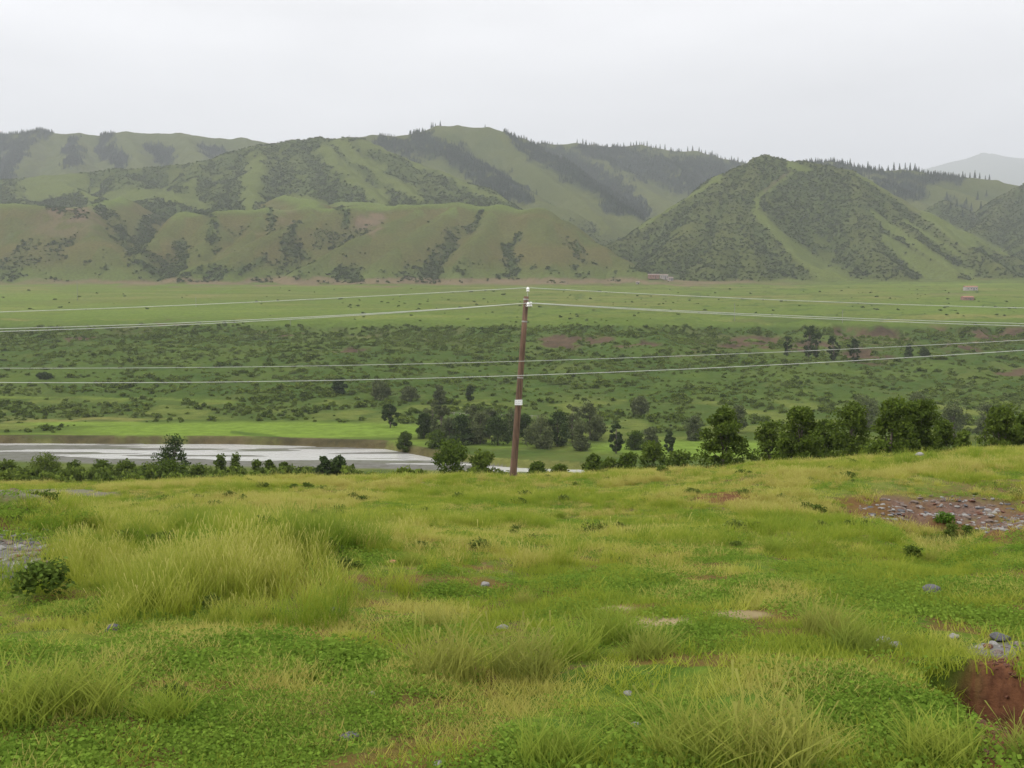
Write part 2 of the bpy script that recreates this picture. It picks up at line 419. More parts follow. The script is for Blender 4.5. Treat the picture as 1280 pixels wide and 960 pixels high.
def leafy(name, dark, light, trans=0.35, grad=None, hue=None):
    """plant surface: colour varies per plant (tint / object random) and, for grass, along the blade (attribute h)"""
    m, t = mat_new(name)
    o = N(t, 'ShaderNodeOutputMaterial')
    co = N(t, 'ShaderNodeTexCoord').outputs['Object']
    nz_ = noise(t, 2.3, 3, co)
    rnd = N(t, 'ShaderNodeObjectInfo').outputs['Random']
    tint = attr(t, 'tint', 'INSTANCER')
    f = mathn(t, 'ADD', mathn(t, 'MULTIPLY', remap(t, nz_, .3, .7), .35), mathn(t, 'MULTIPLY', rnd, .3))
    f = mathn(t, 'ADD', f, mathn(t, 'MULTIPLY', tint, .6))
    c = mix(t, f, dark, light)
    if not grad: c = mix(t, 1.0, c, mix(t, attr(t, 'lv'), (0.62, 0.62, 0.62), (1.55, 1.5, 1.35)), 'MULTIPLY')
    if hue: c = mix(t, remap(t, tint, .75, 1.3), c, hue)
    if grad: c = mix(t, mathn(t, 'MULTIPLY', attr(t, 'h'), remap(t, tint, .2, 1.0, .25, 1.0)), c, grad)
    a = N(t, 'ShaderNodeBsdfDiffuse'); b = N(t, 'ShaderNodeBsdfTranslucent')
    t.links.new(c, a.inputs[0]); t.links.new(c, b.inputs[0])
    mxs = N(t, 'ShaderNodeMixShader'); mxs.inputs[0].default_value = trans
    t.links.new(a.outputs[0], mxs.inputs[1]); t.links.new(b.outputs[0], mxs.inputs[2])
    t.links.new(mxs.outputs[0], o.inputs[0]); return m

# land material: attributes carry which cover grows where, noise breaks it up
def land_material(name, near):
    m, t = mat_new(name)
    o = N(t, 'ShaderNodeOutputMaterial'); b = N(t, 'ShaderNodeBsdfDiffuse')
    co = N(t, 'ShaderNodeTexCoord').outputs['Object']
    big = noise(t, 0.006 if not near else 0.25, 5, co); mid = noise(t, 0.045 if not near else 1.7, 5, co); fine = noise(t, 0.25 if not near else 11.0, 4, co, .65)
    c = mix(t, remap(t, big, .35, .65), (0.056, 0.075, 0.019), (0.068, 0.084, 0.022)) if name == 'hills_cover' else mix(t, remap(t, big, .35, .65), (0.074, 0.105, 0.022), (0.098, 0.122, 0.027))
    if near:
        c = mix(t, remap(t, mid, .35, .68), (0.060, 0.105, 0.016), (0.115, 0.140, 0.022))
        c = mix(t, remap(t, mathn(t, 'ADD', mathn(t, 'MULTIPLY', fine, .5), mathn(t, 'MULTIPLY', big, .5)), .50, .58), c, mix(t, remap(t, noise(t, 38, 3, co), .35, .65), (0.125, 0.085, 0.042), (0.065, 0.045, 0.024)))
    c = mix(t, attr(t, 'dry'), c, (0.088, 0.077, 0.026) if name == 'hills_cover' else (0.165, 0.150, 0.055))
    c = mix(t, attr(t, 'vivid'), c, (0.120, 0.178, 0.030))
    c = mix(t, attr(t, 'lawn'), c, (0.092, 0.120, 0.029) if name == 'hills_cover' else (0.092, 0.130, 0.026))
    sh = mathn(t, 'MULTIPLY', attr(t, 'shrub'), remap(t, mathn(t, 'ADD', mathn(t, 'MULTIPLY', mid, .5), mathn(t, 'MULTIPLY', fine, .5)), .36, .60, .45, 1.0))
    c = mix(t, sh, c, (0.040, 0.060, 0.017) if name == 'hills_cover' else (0.042, 0.070, 0.017))
    c = mix(t, attr(t, 'wood'), c, (0.016, 0.026, 0.016))
    c = mix(t, attr(t, 'bare'), c, mix(t, remap(t, mid, .3, .7), (0.092, 0.062, 0.041), (0.048, 0.034, 0.024)))
    c = mix(t, attr(t, 'red'), c, mix(t, remap(t, fine, .3, .7), (0.165, 0.075, 0.040), (0.070, 0.032, 0.020)))
    c = mix(t, attr(t, 'sand'), c, mix(t, remap(t, fine, .3, .7), (0.30, 0.245, 0.135), (0.20, 0.16, 0.09)))
    c = mix(t, attr(t, 'gravel'), c, mix(t, remap(t, fine, .35, .65), (0.17, 0.165, 0.155), (0.095, 0.09, 0.085)))
    c = mix(t, 1.0, c, mix(t, remap(t, fine, .3, .7), (0.80, 0.80, 0.80), (1.15, 1.15, 1.12)), 'MULTIPLY')
    bp = N(t, 'ShaderNodeBump'); bp.inputs['Strength'].default_value = 0.6; bp.inputs['Distance'].default_value = 0.05 if near else 1.6
    t.links.new(fine, bp.inputs['Height']); t.links.new(bp.outputs[0], b.inputs['Normal'])
    t.links.new(c, b.inputs[0]); t.links.new(b.outputs[0], o.inputs[0]); return m

# ------------------------------------------------------------------ cover masks
def ell(px, py, cx, cy, rx, ry, soft=0.5, wob=None):
    q = np.sqrt(((px - cx) / rx) ** 2 + ((py - cy) / ry) ** 2)
    if wob is not None: q = q + wob
    return 1 - sstep(1 - soft, 1 + soft, q)
def stroke(px, py, pts, wdt):
    """pts: (px, py[, w]) chain; 1 near the chain"""
    out = np.zeros_like(px)
    for a, b in zip(pts[:-1], pts[1:]):
        dx, dy = b[0] - a[0], b[1] - a[1]; L = dx * dx + dy * dy
        t = np.clip(((px - a[0]) * dx + (py - a[1]) * dy) / L, 0, 1)
        d = np.hypot(px - a[0] - t * dx, py - a[1] - t * dy)
        wa = a[2] if len(a) > 2 else wdt; wb = b[2] if len(b) > 2 else wdt
        out = np.maximum(out, 1 - sstep(0.45, 1.15, d / (wa + t * (wb - wa))))
    return out
def masks(x, y, z, drop, gul, hid):
    px, py = proj(x, y, z)
    n1 = fbm(x / 60, y / 60, 4, 61); n2 = fbm(x / 16, y / 16, 4, 63); n3 = fbm(x / 2.2, y / 2.2, 4, 65)
    wn = (fbm(x / 40, y / 40, 3, 67) - .5)
    pxw = px + wn * 26; pyw = py + (fbm(x / 35, y / 60, 3, 69) - .5) * 14
    Z = np.zeros_like(x)
    M = {k: Z.copy() for k in ('shrub', 'dry', 'vivid', 'lawn', 'wood', 'bare', 'red', 'sand', 'gravel')}
    # --- hills
    front, midl, far, right, dist = (hid == 1), (hid == 2), (hid == 3), (hid == 4), (hid == 5)
    g = 1 - sstep(3, 26, gul)
    if front.any():
        s = 0.55 * g * sstep(14, 60, drop) * sstep(.42, .58, n1)
        for pts, wd in [([(60, 262), (100, 270, 8)], 5), ([(125, 262, 10), (145, 285, 12), (170, 318, 14), (200, 335, 18), (240, 350, 16)], 10),
                        ([(195, 258, 12), (180, 290, 10), (172, 312, 12)], 10), ([(262, 268, 8), (262, 300, 9), (268, 312, 4)], 8),
                        ([(222, 310, 12), (224, 330, 10)], 10), ([(375, 276, 6), (365, 310, 12), (380, 335, 10)], 8),
                        ([(425, 265, 6), (424, 280, 6)], 5), ([(602, 264, 4), (575, 290, 9), (548, 318, 14), (536, 343, 18)], 9),
                        ([(645, 292, 5), (637, 315, 11), (640, 340, 8)], 9), ([(688, 336), (692, 342)], 6), ([(420, 345, 14), (450, 350, 10)], 8),
                        ([(230, 345, 12), (300, 338, 8), (330, 322, 5)], 8), ([(336, 262, 4), (338, 280, 5)], 4), ([(715, 305), (720, 318)], 6)]:
            s = np.maximum(s, stroke(pxw, pyw, pts, wd) * sstep(.30, .46, n2))
        s = np.maximum(s, .7 * sstep(.66, .72, n2) * sstep(300, 340, py))
        M['shrub'] = np.where(front, s, M['shrub'])
        d = (.55 + .45 * sstep(.35, .62, n1 * .7 + n2 * .3)) * (1 - .8 * sstep(322, 350, py)) * (.45 + .55 * sstep(4, 16, drop))
        M['dry'] = np.where(front, np.clip(d, 0, 1) * .85, M['dry'])
        b = ell(pxw, pyw, 88, 268, 28, 9, .6) * 1.0 + ell(pxw, pyw, 458, 277, 20, 13, .5) * .9 + ell(pxw, pyw, 360, 270, 16, 8, .6) * .3 + ell(pxw, pyw, 82, 284, 50, 12, .6) * .3
        M['bare'] = np.where(front, np.clip(b * sstep(.3, .6, n2) * 1.3, 0, 1), M['bare'])
        M['lawn'] = np.where(front, np.maximum(sstep(325, 350, py) * .55, sstep(14, 2, drop) * .95 * sstep(1685, 1720, y)), M['lawn'])
    if midl.any():
        s = (.50 + .6 * sstep(6, 40, drop)) * sstep(.27, .47, n1 * .45 + n2 * .55)
        light = Z.copy()
        n1 = n1 + .08
        for pts, wd in [([(318, 205, 16), (318, 235, 16), (312, 258, 10)], 12), ([(406, 188, 12), (440, 220, 10), (482, 252, 7)], 9),
                        ([(424, 180, 10), (470, 212, 8), (520, 248, 8)], 8), ([(240, 224, 6), (230, 250, 8)], 7), ([(90, 226, 18), (40, 238, 22)], 14),
                        ([(115, 240), (110, 248)], 9), ([(360, 248, 10), (400, 256, 10)], 9), ([(455, 176, 8), (510, 199, 6), (560, 219, 5), (632, 252, 4)], 6), ([(140, 247, 12), (210, 243, 8), (250, 255, 10)], 9)]:
            light = np.maximum(light, stroke(pxw, pyw, pts, wd))
        s = np.maximum(s, .9 * sstep(232, 250, py)) * (1 - .92 * light)
        M['shrub'] = np.where(midl, np.clip(s, 0, 1) * .8, M['shrub'])
        M['dry'] = np.where(midl, .12 + .3 * light, M['dry']); M['lawn'] = np.where(midl, .55 * light, M['lawn'])
    if right.any():
        s = sstep(.26, .46, n1 * .6 + n2 * .4) * (.55 + .45 * sstep(4, 24, drop))
        light = Z.copy()
        for pts, wd in [([(986, 215, 4), (955, 240, 4), (942, 262, 4), (952, 272, 7), (985, 305, 9), (1020, 332, 14), (1050, 356, 24)], 8),
                        ([(1090, 264, 2), (1110, 282, 7), (1145, 305, 6), (1190, 335, 5), (1215, 342, 6)], 6),
                        ([(1108, 300, 8), (1140, 325, 12), (1185, 352, 20)], 10), ([(1110, 240, 4), (1160, 270, 7), (1210, 303, 12)], 6),
                        ([(1075, 220, 3), (1120, 246, 4), (1160, 268, 3), (1260, 318, 4)], 4), ([(900, 222, 5), (850, 252, 4), (800, 284, 5)], 5),
                        ([(1130, 275, 3), (1205, 322, 4)], 4), ([(985, 206, 6), (1010, 212, 4)], 5)]:
            light = np.maximum(light, stroke(px + wn * 10, py + wn * 6, pts, wd))
        s = s * (1 - .9 * light) * (1 - .6 * sstep(340, 356, py))
        M['shrub'] = np.where(right, np.clip(s, 0, 1) * .66, M['shrub']); M['lawn'] = np.where(right, .65 * light, M['lawn'])
        M['dry'] = np.where(right, .15 + .2 * light + .15 * sstep(20, 0, drop), M['dry'])
        M['bare'] = np.where(right, .5 * stroke(px, py, [(987, 214), (956, 238)], 2.2) + .25 * stroke(pxw, pyw, [(1110, 236, 10), (1140, 260, 8)], 8), M['bare'])
    if far.any():
        wd_ = Z.copy()
        for pts, wq in [([(-20, 175, 20), (20, 185, 20), (5, 215, 18)], 16), ([(88, 176, 8), (90, 200, 14)], 10), ([(135, 173, 10), (128, 190, 12), (150, 200, 14)], 12),
                        ([(185, 185, 6), (205, 198, 14)], 10), ([(250, 184, 6), (275, 195, 8)], 7), ([(40, 168, 14), (55, 169, 8)], 7),
                        ([(520, 175, 14), (545, 185, 18), (580, 200, 14), (600, 215, 18), (640, 240, 16), (660, 250, 10)], 14),
                        ([(640, 170, 6), (670, 190, 14), (720, 212, 20), (770, 240, 22), (800, 262, 14)], 14), ([(480, 176, 10), (520, 196, 10)], 9),
                        ([(725, 186, 8), (760, 195, 12), (800, 205, 22), (850, 215, 24), (900, 215, 20), (920, 208, 8)], 14), ([(850, 225, 20), (870, 235, 14)], 12),
                        ([(1010, 206, 8), (1080, 214, 6), (1130, 222, 8), (1200, 226, 6)], 6), ([(1090, 232, 8), (1150, 240, 10), (1100, 238, 10)], 9), ([(1185, 250, 8), (1200, 262, 8)], 8),
                        ([(760, 260, 8), (775, 268, 6)], 7)]:
            wd_ = np.maximum(wd_, stroke(pxw, pyw, pts, wq))
        wd_ = wd_ * sstep(.28, .46, n1 * .5 + n2 * .5)
        M['wood'] = np.where(far, wd_, M['wood'])
        M['shrub'] = np.where(far, .45 * sstep(.42, .6, n1) * sstep(10, 60, drop), M['shrub'])
        M['dry'] = np.where(far, .22, M['dry'])
    M['shrub'] = np.where(dist, .3, M['shrub'])
    # --- ground
    gr = (hid == 0)
    bn = bank_near(np.clip(px, -299, 1599)); bf = bank_far(np.clip(px, -299, 1599))
    top = gr & (y > 760)
    face = gr & (y > 455) & (y <= 800)
    # terrace top
    lw = .45 * sstep(.30, .60, n1) + .5 * sstep(.42, .58, fbm(x / 260, y / 22, 3, 141))
    M['lawn'] = np.where(top, lw, M['lawn'])
    M['dry'] = np.where(top, .12 + .6 * sstep(.48, .62, fbm(x / 180, y / 30, 3, 143)), M['dry'])
    M['shrub'] = np.where(top, .55 * sstep(.60, .72, n2) * sstep(380, 800, px) + .15 * sstep(.6, .7, n2), M['shrub'])
    band = ell(px, pyw, 420, 353, 420, 3.2, .5) * sstep(.25, .5, n1) + ell(px, pyw, 368, 350, 32, 5, .5) + ell(px, py, 620, 352, 160, 3.6, .5) + .6 * ell(px, pyw, 880, 354, 110, 3.5, .5) + .5 * ell(px, py, 1190, 369, 40, 2.5, .5) + .5 * ell(px, pyw, 845, 346, 40, 3, .5)
    M['bare'] = np.where(gr & (y > 1150) | (front & (py > 345)), np.clip(band, 0, 1) * .85, M['bare'])
    M['vivid'] = np.where(top, .55 * ell(px, py, 30, 371, 60, 5, .4) + .5 * ell(px, pyw, 190, 388, 300, 7, .5) + .5 * ell(px, py, 1210, 386, 60, 7, .5) + .45 * ell(px, py, 1160, 355, 120, 2, .4) + .35 * ell(px, py, 560, 396, 120, 4, .5), M['vivid'])
    M['shrub'] = np.where(top & (np.abs(px - 990) < 75) & (np.abs(py - 401) < 2.6), .75, M['shrub'])
    M['sand'] = np.where((gr & (y > 1150)) | (front & (py > 345)), .35 * np.clip(band, 0, 1), M['sand']); M['sand'] = np.where(front, np.maximum(M['sand'], .3 * M['bare']), M['sand'])
    # face of the terrace
    f_s = .45 + .55 * sstep(.38, .55, n1 * .6 + n2 * .4)
    f_s = np.clip(f_s * sstep(405, 414, py) + .3, 0, 1)
    M['shrub'] = np.where(face, f_s, M['shrub'])
    M['lawn'] = np.where(face, np.clip(1.6 * (1 - f_s), 0, 1) * .8, M['lawn']); M['dry'] = np.where(face, .35 * sstep(.5, .7, fbm(x / 30, y / 24, 3, 145)), M['dry'])
    hs = headscarp(x, y, px)
    sh_b = .85 * hs * sstep(406, 412, pyw) * (1 - sstep(424, 436, pyw)) * sstep(.46, .6, n2)
    for e in [(935, 431, 42, 8), (1018, 436, 26, 8), (1090, 443, 30, 9), (1200, 437, 26, 9), (850, 442, 60, 5), (700, 430, 26, 9), (745, 428, 20, 5), (350, 416, 40, 4.5), (440, 436, 22, 3.5), (100, 424, 18, 3), (1270, 466, 26, 8), (800, 434, 34, 6), (215, 404, 20, 2.5)]:
        sh_b = np.maximum(sh_b, ell(pxw, pyw, *e, .35) * sstep(.36, .5, n2))
    M['bare'] = np.where(face, np.clip(sh_b * 1.2, 0, 1) * .95, M['bare'])
    M['shrub'] = np.where(face, M['shrub'] * (1 - .8 * sh_b), M['shrub'])
    # tracks along the foot of the slope
    tr = stroke(px, py, [(-40, 496, 1.4), (200, 499, 1.4), (400, 507, 1.2), (620, 521, 1.2), (700, 523, 1.1)], 1.3)
    M['lawn'] = np.where(gr & (y > 400) & (y < 600), np.maximum(M['lawn'], tr * .9), M['lawn'])
    M['dry'] = np.where(gr & (y > 400) & (y < 600), np.maximum(M['dry'], tr * .5), M['dry'])
    M['shrub'] = np.where(gr & (y > 400) & (y < 600), M['shrub'] * (1 - tr), M['shrub'])
    # valley floor
    fl = gr & (y > bf + 2) & (y <= 455)
    vv = np.maximum.reduce([ell(pxw, py, 330, 538, 260, 11, .3), ell(px, py, 60, 546, 200, 5, .4) * .8, ell(pxw, py, 870, 561, 150, 11, .3), .9 * ell(pxw, py, 110, 530, 90, 3, .4), ell(px, py, 560, 556, 120, 6, .4)])
    M['vivid'] = np.where(fl, vv, M['vivid'])
    M['dry'] = np.where(fl, .5 * ell(pxw, pyw, 60, 526, 110, 5, .5) + .15, M['dry'])
    rows_ = np.maximum.reduce([stroke(px, pyw, [(0, 548), (60, 546), (122, 549)], 3), stroke(px, pyw, [(150, 552), (240, 555), (330, 549)], 2.6), stroke(px, pyw, [(290, 538), (370, 547)], 2.6), stroke(px, pyw, [(0, 558), (480, 556)], 1.6) * sstep(.4, .5, n2)])
    belt = .8 * sstep(505, 560, px) * (1 - sstep(1010, 1080, px)) * np.maximum(1 - sstep(bf + 12, bf + 30, y), 0) 
    M['shrub'] = np.where(fl, np.maximum.reduce([.9 * sstep(.36, .54, n2) * (1 - vv), rows_, belt]), M['shrub'])
    M['shrub'] = np.where(fl & (py < 523), np.maximum(M['shrub'], .8 * sstep(.3, .5, n2)), M['shrub'])
    M['vivid'] = np.where(fl, M['vivid'] * (1 - belt), M['vivid'])
    bk = gr & (y > bf - 2) & (y <= bf + 5)
    M['bare'] = np.where(bk, .75 * sstep(.2, .5, n2) * (1 - sstep(500, 620, px)), M['bare']); M['dry'] = np.where(bk, .4, M['dry'])
    # river bed
    rb = gr & (y > bn - 4) & (y < bf)
    M['gravel'] = np.where(rb, sstep(bn - 4, bn + 2, y) * (1 - .35 * n2), M['gravel'])
    # slope down to the river
    sl_ = gr & (y > 62) & (y <= bn)
    M['shrub'] = np.where(sl_, .35 + .4 * sstep(.4, .6, n2), M['shrub']); M['dry'] = np.where(sl_, .3, M['dry'])
    # near field
    nf = gr & (y <= 62)
    wb3 = (n3 - .5) * 1.6
    yel = sstep(9, 26, y) * .35 + .35 * sstep(.4, .6, fbm(x / 5, y / 5, 3, 71)) * sstep(6, 14, y)
    M['dry'] = np.where(nf, np.clip(yel, 0, 1) * .55, M['dry'])
    rub = np.maximum.reduce([ell(px, py, 1175, 640, 105, 20, .3, wb3), ell(px, py, 1260, 655, 60, 18, .3, wb3), ell(px, py, 1100, 628, 50, 10, .4, wb3)])
    red = np.maximum(rub * (0.75 + .25 * sstep(.45, .6, n3)), .8 * ell(px, py, 910, 622, 36, 6, .4, wb3))
    red = np.maximum(red, ell(px, py, 1258, 905, 72, 95, .3, wb3 * .8))
    red = np.maximum(red, .6 * sstep(.57, .64, fbm(x / .9, y / .5, 4, 73)) * (1 - sstep(14, 26, y)))
    red = np.maximum(red, .55 * ell(px, py, 1090, 825, 60, 10, .5, wb3))
    sand = np.maximum.reduce([ell(px, py, 820, 777, 42, 7, .4, wb3), ell(px, py, 765, 760, 36, 4, .4, wb3), ell(px, py, 925, 768, 36, 5, .4, wb3) * .8, ell(px, py, 1135, 888, 40, 9, .5, wb3) * .5, ell(px, py, 1125, 937, 26, 8, .5, wb3) * .5, ell(px, py, 60, 616, 75, 3.5, .4, wb3 * .4) * .4, ell(px, py, 300, 826, 22, 4, .5, wb3) * .5, ell(px, py, 430, 905, 50, 8, .6, wb3)*.15])
    grv = np.maximum.reduce([ell(px, py, 20, 692, 70, 30, .35, wb3), ell(px, py, 1260, 812, 52, 9, .4, wb3), ell(px, py, 60, 616, 85, 6, .5, wb3) * .6, rub * .4 * sstep(.4, .62, n3)])
    M['red'] = np.where(nf, red, M['red']); M['sand'] = np.where(nf, sand, M['sand']); M['gravel'] = np.where(nf, grv, M['gravel'])
    return M, px, py

# ------------------------------------------------------------------ build the sheets
def sheet(name, ys, us, near, off):
    Y, U = np.meshgrid(ys, us, indexing='ij')
    X = U * (Y + off)
    x, y = X.ravel(), Y.ravel()
    z, dr, gu, hid = H(x, y, True)
    nr, nc = len(ys), len(us)
    i = np.arange((nr - 1) * nc).reshape(nr - 1, nc)[:, :-1].ravel()
    f = np.stack([i, i + 1, i + nc + 1, i + nc], 1)
    M, px, py = masks(x, y, z, dr, gu, hid)
    # scrub and woods stand up from the soil a little, so the covered slopes read rough
    up = M['shrub'] * 3.0 * (fbm(x / 7, y / 7, 3, 81) - .35) * (y > 455) + M['wood'] * 6 * (fbm(x / 12, y / 12, 2, 83))
    me = mesh_np(name, np.stack([x, y, z + up], 1), f, [land_material(name + '_cover', near)], True)
    for k, a in M.items(): fattr(me, k, np.clip(a, 0, 1))
    o = ob(name, me); o['kind'] = 'structure'
    return o, dict(x=x, y=y, z=z, M=M, px=px, py=py, hid=hid)
US = np.concatenate([np.linspace(-.95, -.58, 60)[:-1], np.linspace(-.58, .58, 1160), np.linspace(.58, .95, 60)[1:]])
UN = US
ys0 = np.concatenate([np.linspace(-8, 3, 24)[:-1], np.geomspace(3, 62, 360)])
ys1 = np.concatenate([np.geomspace(62, 268, 90)[:-1], np.linspace(268, 350, 140)[:-1], np.linspace(350, 800, 200)[:-1], np.linspace(800, 1440, 130)])
ys2 = np.concatenate([np.linspace(1440, 2500, 270)[:-1], np.linspace(2500, 4300, 250)[:-1], np.geomspace(4300, 19500, 70)])
g0, G0 = sheet('ground', ys0, UN, True, 9.0)
g1, G1 = sheet('valley_ground', ys1, US, False, 9.0)
g2, G2 = sheet('hills', ys2, US, False, 9.0)

# river water
m, t = mat_new('river_water')
o_ = N(t, 'ShaderNodeOutputMaterial'); b_ = N(t, 'ShaderNodeBsdfPrincipled')
co_ = N(t, 'ShaderNodeTexCoord').outputs['Object']
b_.inputs['Base Color'].default_value = (0.44, 0.44, 0.42, 1); b_.inputs['Roughness'].default_value = 0.15
bp_ = N(t, 'ShaderNodeBump'); bp_.inputs['Strength'].default_value = .5; bp_.inputs['Distance'].default_value = .25
t.links.new(noise(t, .7, 4, co_), bp_.inputs['Height']); t.links.new(bp_.outputs[0], b_.inputs['Normal']); t.links.new(b_.outputs[0], o_.inputs[0])
uu = np.linspace(-.95, .95, 200); rows = []
for q in (-3, 0.25, 0.5, 0.75, 1.0):
    p_ = np.clip(640 + F * uu, -299, 1599)
    d_ = bank_near(p_) - 3 + (bank_far(p_) + 6 - bank_near(p_)) * max(q, 0)
    rows.append(np.stack([uu * d_, d_, np.full_like(uu, -44.93)], 1))
v_ = np.concatenate(rows); n_ = len(uu)
i = np.arange(4 * n_).reshape(4, n_)[:, :-1].ravel()
setp(ob('river', mesh_np('river', v_, np.stack([i, i + 1, i + n_ + 1, i + n_], 1), [m], True)), kind='structure')

# ------------------------------------------------------------------ haze
hz_m, t = mat_new('haze_air')
o_ = N(t, 'ShaderNodeOutputMaterial'); pv = N(t, 'ShaderNodeVolumePrincipled')
pv.inputs['Color'].default_value = (0.90, 0.95, 1.0, 1); pv.inputs['Density'].default_value = 0.00010; pv.inputs['Anisotropy'].default_value = 0.1
t.links.new(pv.outputs[0], o_.inputs['Volume'])
MB().box((0, 9800, 1450), (42000, 20400, 3000)).build('haze', hz_m)['kind'] = 'stuff'

# ------------------------------------------------------------------ plant meshes
def leaves(centers, sizes, rng, aspect=.55, flat=0.0):
    n = len(centers)
    a = rng.normal(size=(n, 3)); a /= np.linalg.norm(a, axis=1)[:, None]
    a[:, 2] *= (1 - flat)
    b = rng.normal(size=(n, 3)); b -= (b * a).sum(1)[:, None] * a / np.maximum((a * a).sum(1)[:, None], 1e-6); b /= np.linalg.norm(b, axis=1)[:, None]
    s = sizes[:, None]
    v = np.stack([centers - a * s, centers + b * s * aspect, centers + a * s, centers - b * s * aspect], 1).reshape(-1, 3)
    return v, np.arange(4 * n).reshape(n, 4)
def clumpy(rng, n_cl, n_leaf, shape, rc, leaf):
    """leaf clumps spread through a crown volume; shape(rng,n) gives clump centres"""
    cc = shape(rng, n_cl)
    k = rng.randint(0, n_cl, n_leaf)
    q = rng.normal(size=(n_leaf, 3)); q /= np.linalg.norm(q, axis=1)[:, None]
    rr = rc * (0.6 + 0.8 * rng.rand(n_cl))[k] * rng.rand(n_leaf) ** .4
    return leaves(cc[k] + q * rr[:, None] * np.array([1, 1, .8]), leaf * (.6 + .8 * rng.rand(n_leaf)), rng)
def bush_mesh(name, mat, rng, r=1.0, h=1.0, n_cl=16, n_leaf=300, leaf=.16):
    def shp(g, n):
        a = g.rand(n) * 2 * math.pi; q = np.sqrt(g.rand(n)) * .72; z = g.rand(n) ** .7
        return np.stack([np.cos(a) * q * r * (1 - .5 * z), np.sin(a) * q * r * (1 - .5 * z), z * h * .8 + .08 * h], 1)
    v, f = clumpy(rng, n_cl, n_leaf, shp, .34 * r, leaf)
    v[:, 2] = np.maximum(v[:, 2], -.15)
    me = mesh_np(name, v, f, [mat]); fattr(me, 'lv', np.repeat(rng.rand(len(f)) ** 1.6, 4)); return me
def spruce_mesh(name, mat, rng, tiers=9, spokes=8):
    v = []; f = []
    for i in range(tiers):
        z0 = .06 + .90 * i / tiers; rad = .17 * (1 - i / tiers) ** .85 + .012; dz = .17 * (1 - .4 * i / tiers)
        ph = rng.rand() * 6
        for s_ in range(spokes):
            a = ph + s_ * 2 * math.pi / spokes + rng.rand() * .3; rr = rad * (.7 + .6 * rng.rand()); wdt = .55
            o = len(v)
            v += [(0, 0, z0 + dz), (rr * math.cos(a - wdt) * .8, rr * math.sin(a - wdt) * .8, z0 + .02), (rr * math.cos(a), rr * math.sin(a), z0 - .03), (rr * math.cos(a + wdt) * .8, rr * math.sin(a + wdt) * .8, z0 + .02)]
            f.append((o, o + 1, o + 2, o + 3))
    me = mesh_np(name, np.array(v), np.array(f), [mat]); fattr(me, 'lv', np.repeat(rng.rand(len(f)), 4)); return me
def grass_mesh(name, mat, rng, n, h, spread, lean=.5, wd=.006, seeds=0):
    V = []; Fc = []; Hh = []
    for k in range(n):
        a = rng.rand() * 6.283; q = spread * math.sqrt(rng.rand()); bx, by = q * math.cos(a), q * math.sin(a)
        hh = h * (.55 + .6 * rng.rand()); la = rng.rand() * 6.283; ln = lean * hh * (.3 + rng.rand()) 
        fa = rng.rand() * 6.283; cx, cy = math.cos(fa), math.sin(fa)
        seed_ = k < seeds
        if seed_: hh *= 1.25; ln *= .6
        o = len(V)
        for j, tt in enumerate((0, .4, .75)):
            ww = wd * (1 - .35 * tt) * (.5 if seed_ else 1)
            ox = bx + math.cos(la) * ln * tt * tt; oy = by + math.sin(la) * ln * tt * tt; oz = hh * tt * (1 - .12 * tt) - .02
            V += [(ox - cx * ww, oy - cy * ww, oz), (ox + cx * ww, oy + cy * ww, oz)]; Hh += [tt * .6] * 2
        ox = bx + math.cos(la) * ln; oy = by + math.sin(la) * ln; oz = hh * .9
        ww = wd * (1.3 if seed_ else .12)
        V += [(ox - cx * ww, oy - cy * ww, oz), (ox + cx * ww, oy + cy * ww, oz)]; Hh += [1.3 if seed_ else .85] * 2
        Fc += [(o, o + 1, o + 3, o + 2), (o + 2, o + 3, o + 5, o + 4), (o + 4, o + 5, o + 7, o + 6)]
    me = mesh_np(name, np.array(V), np.array(Fc), [mat]); fattr(me, 'h', np.array(Hh)); return me

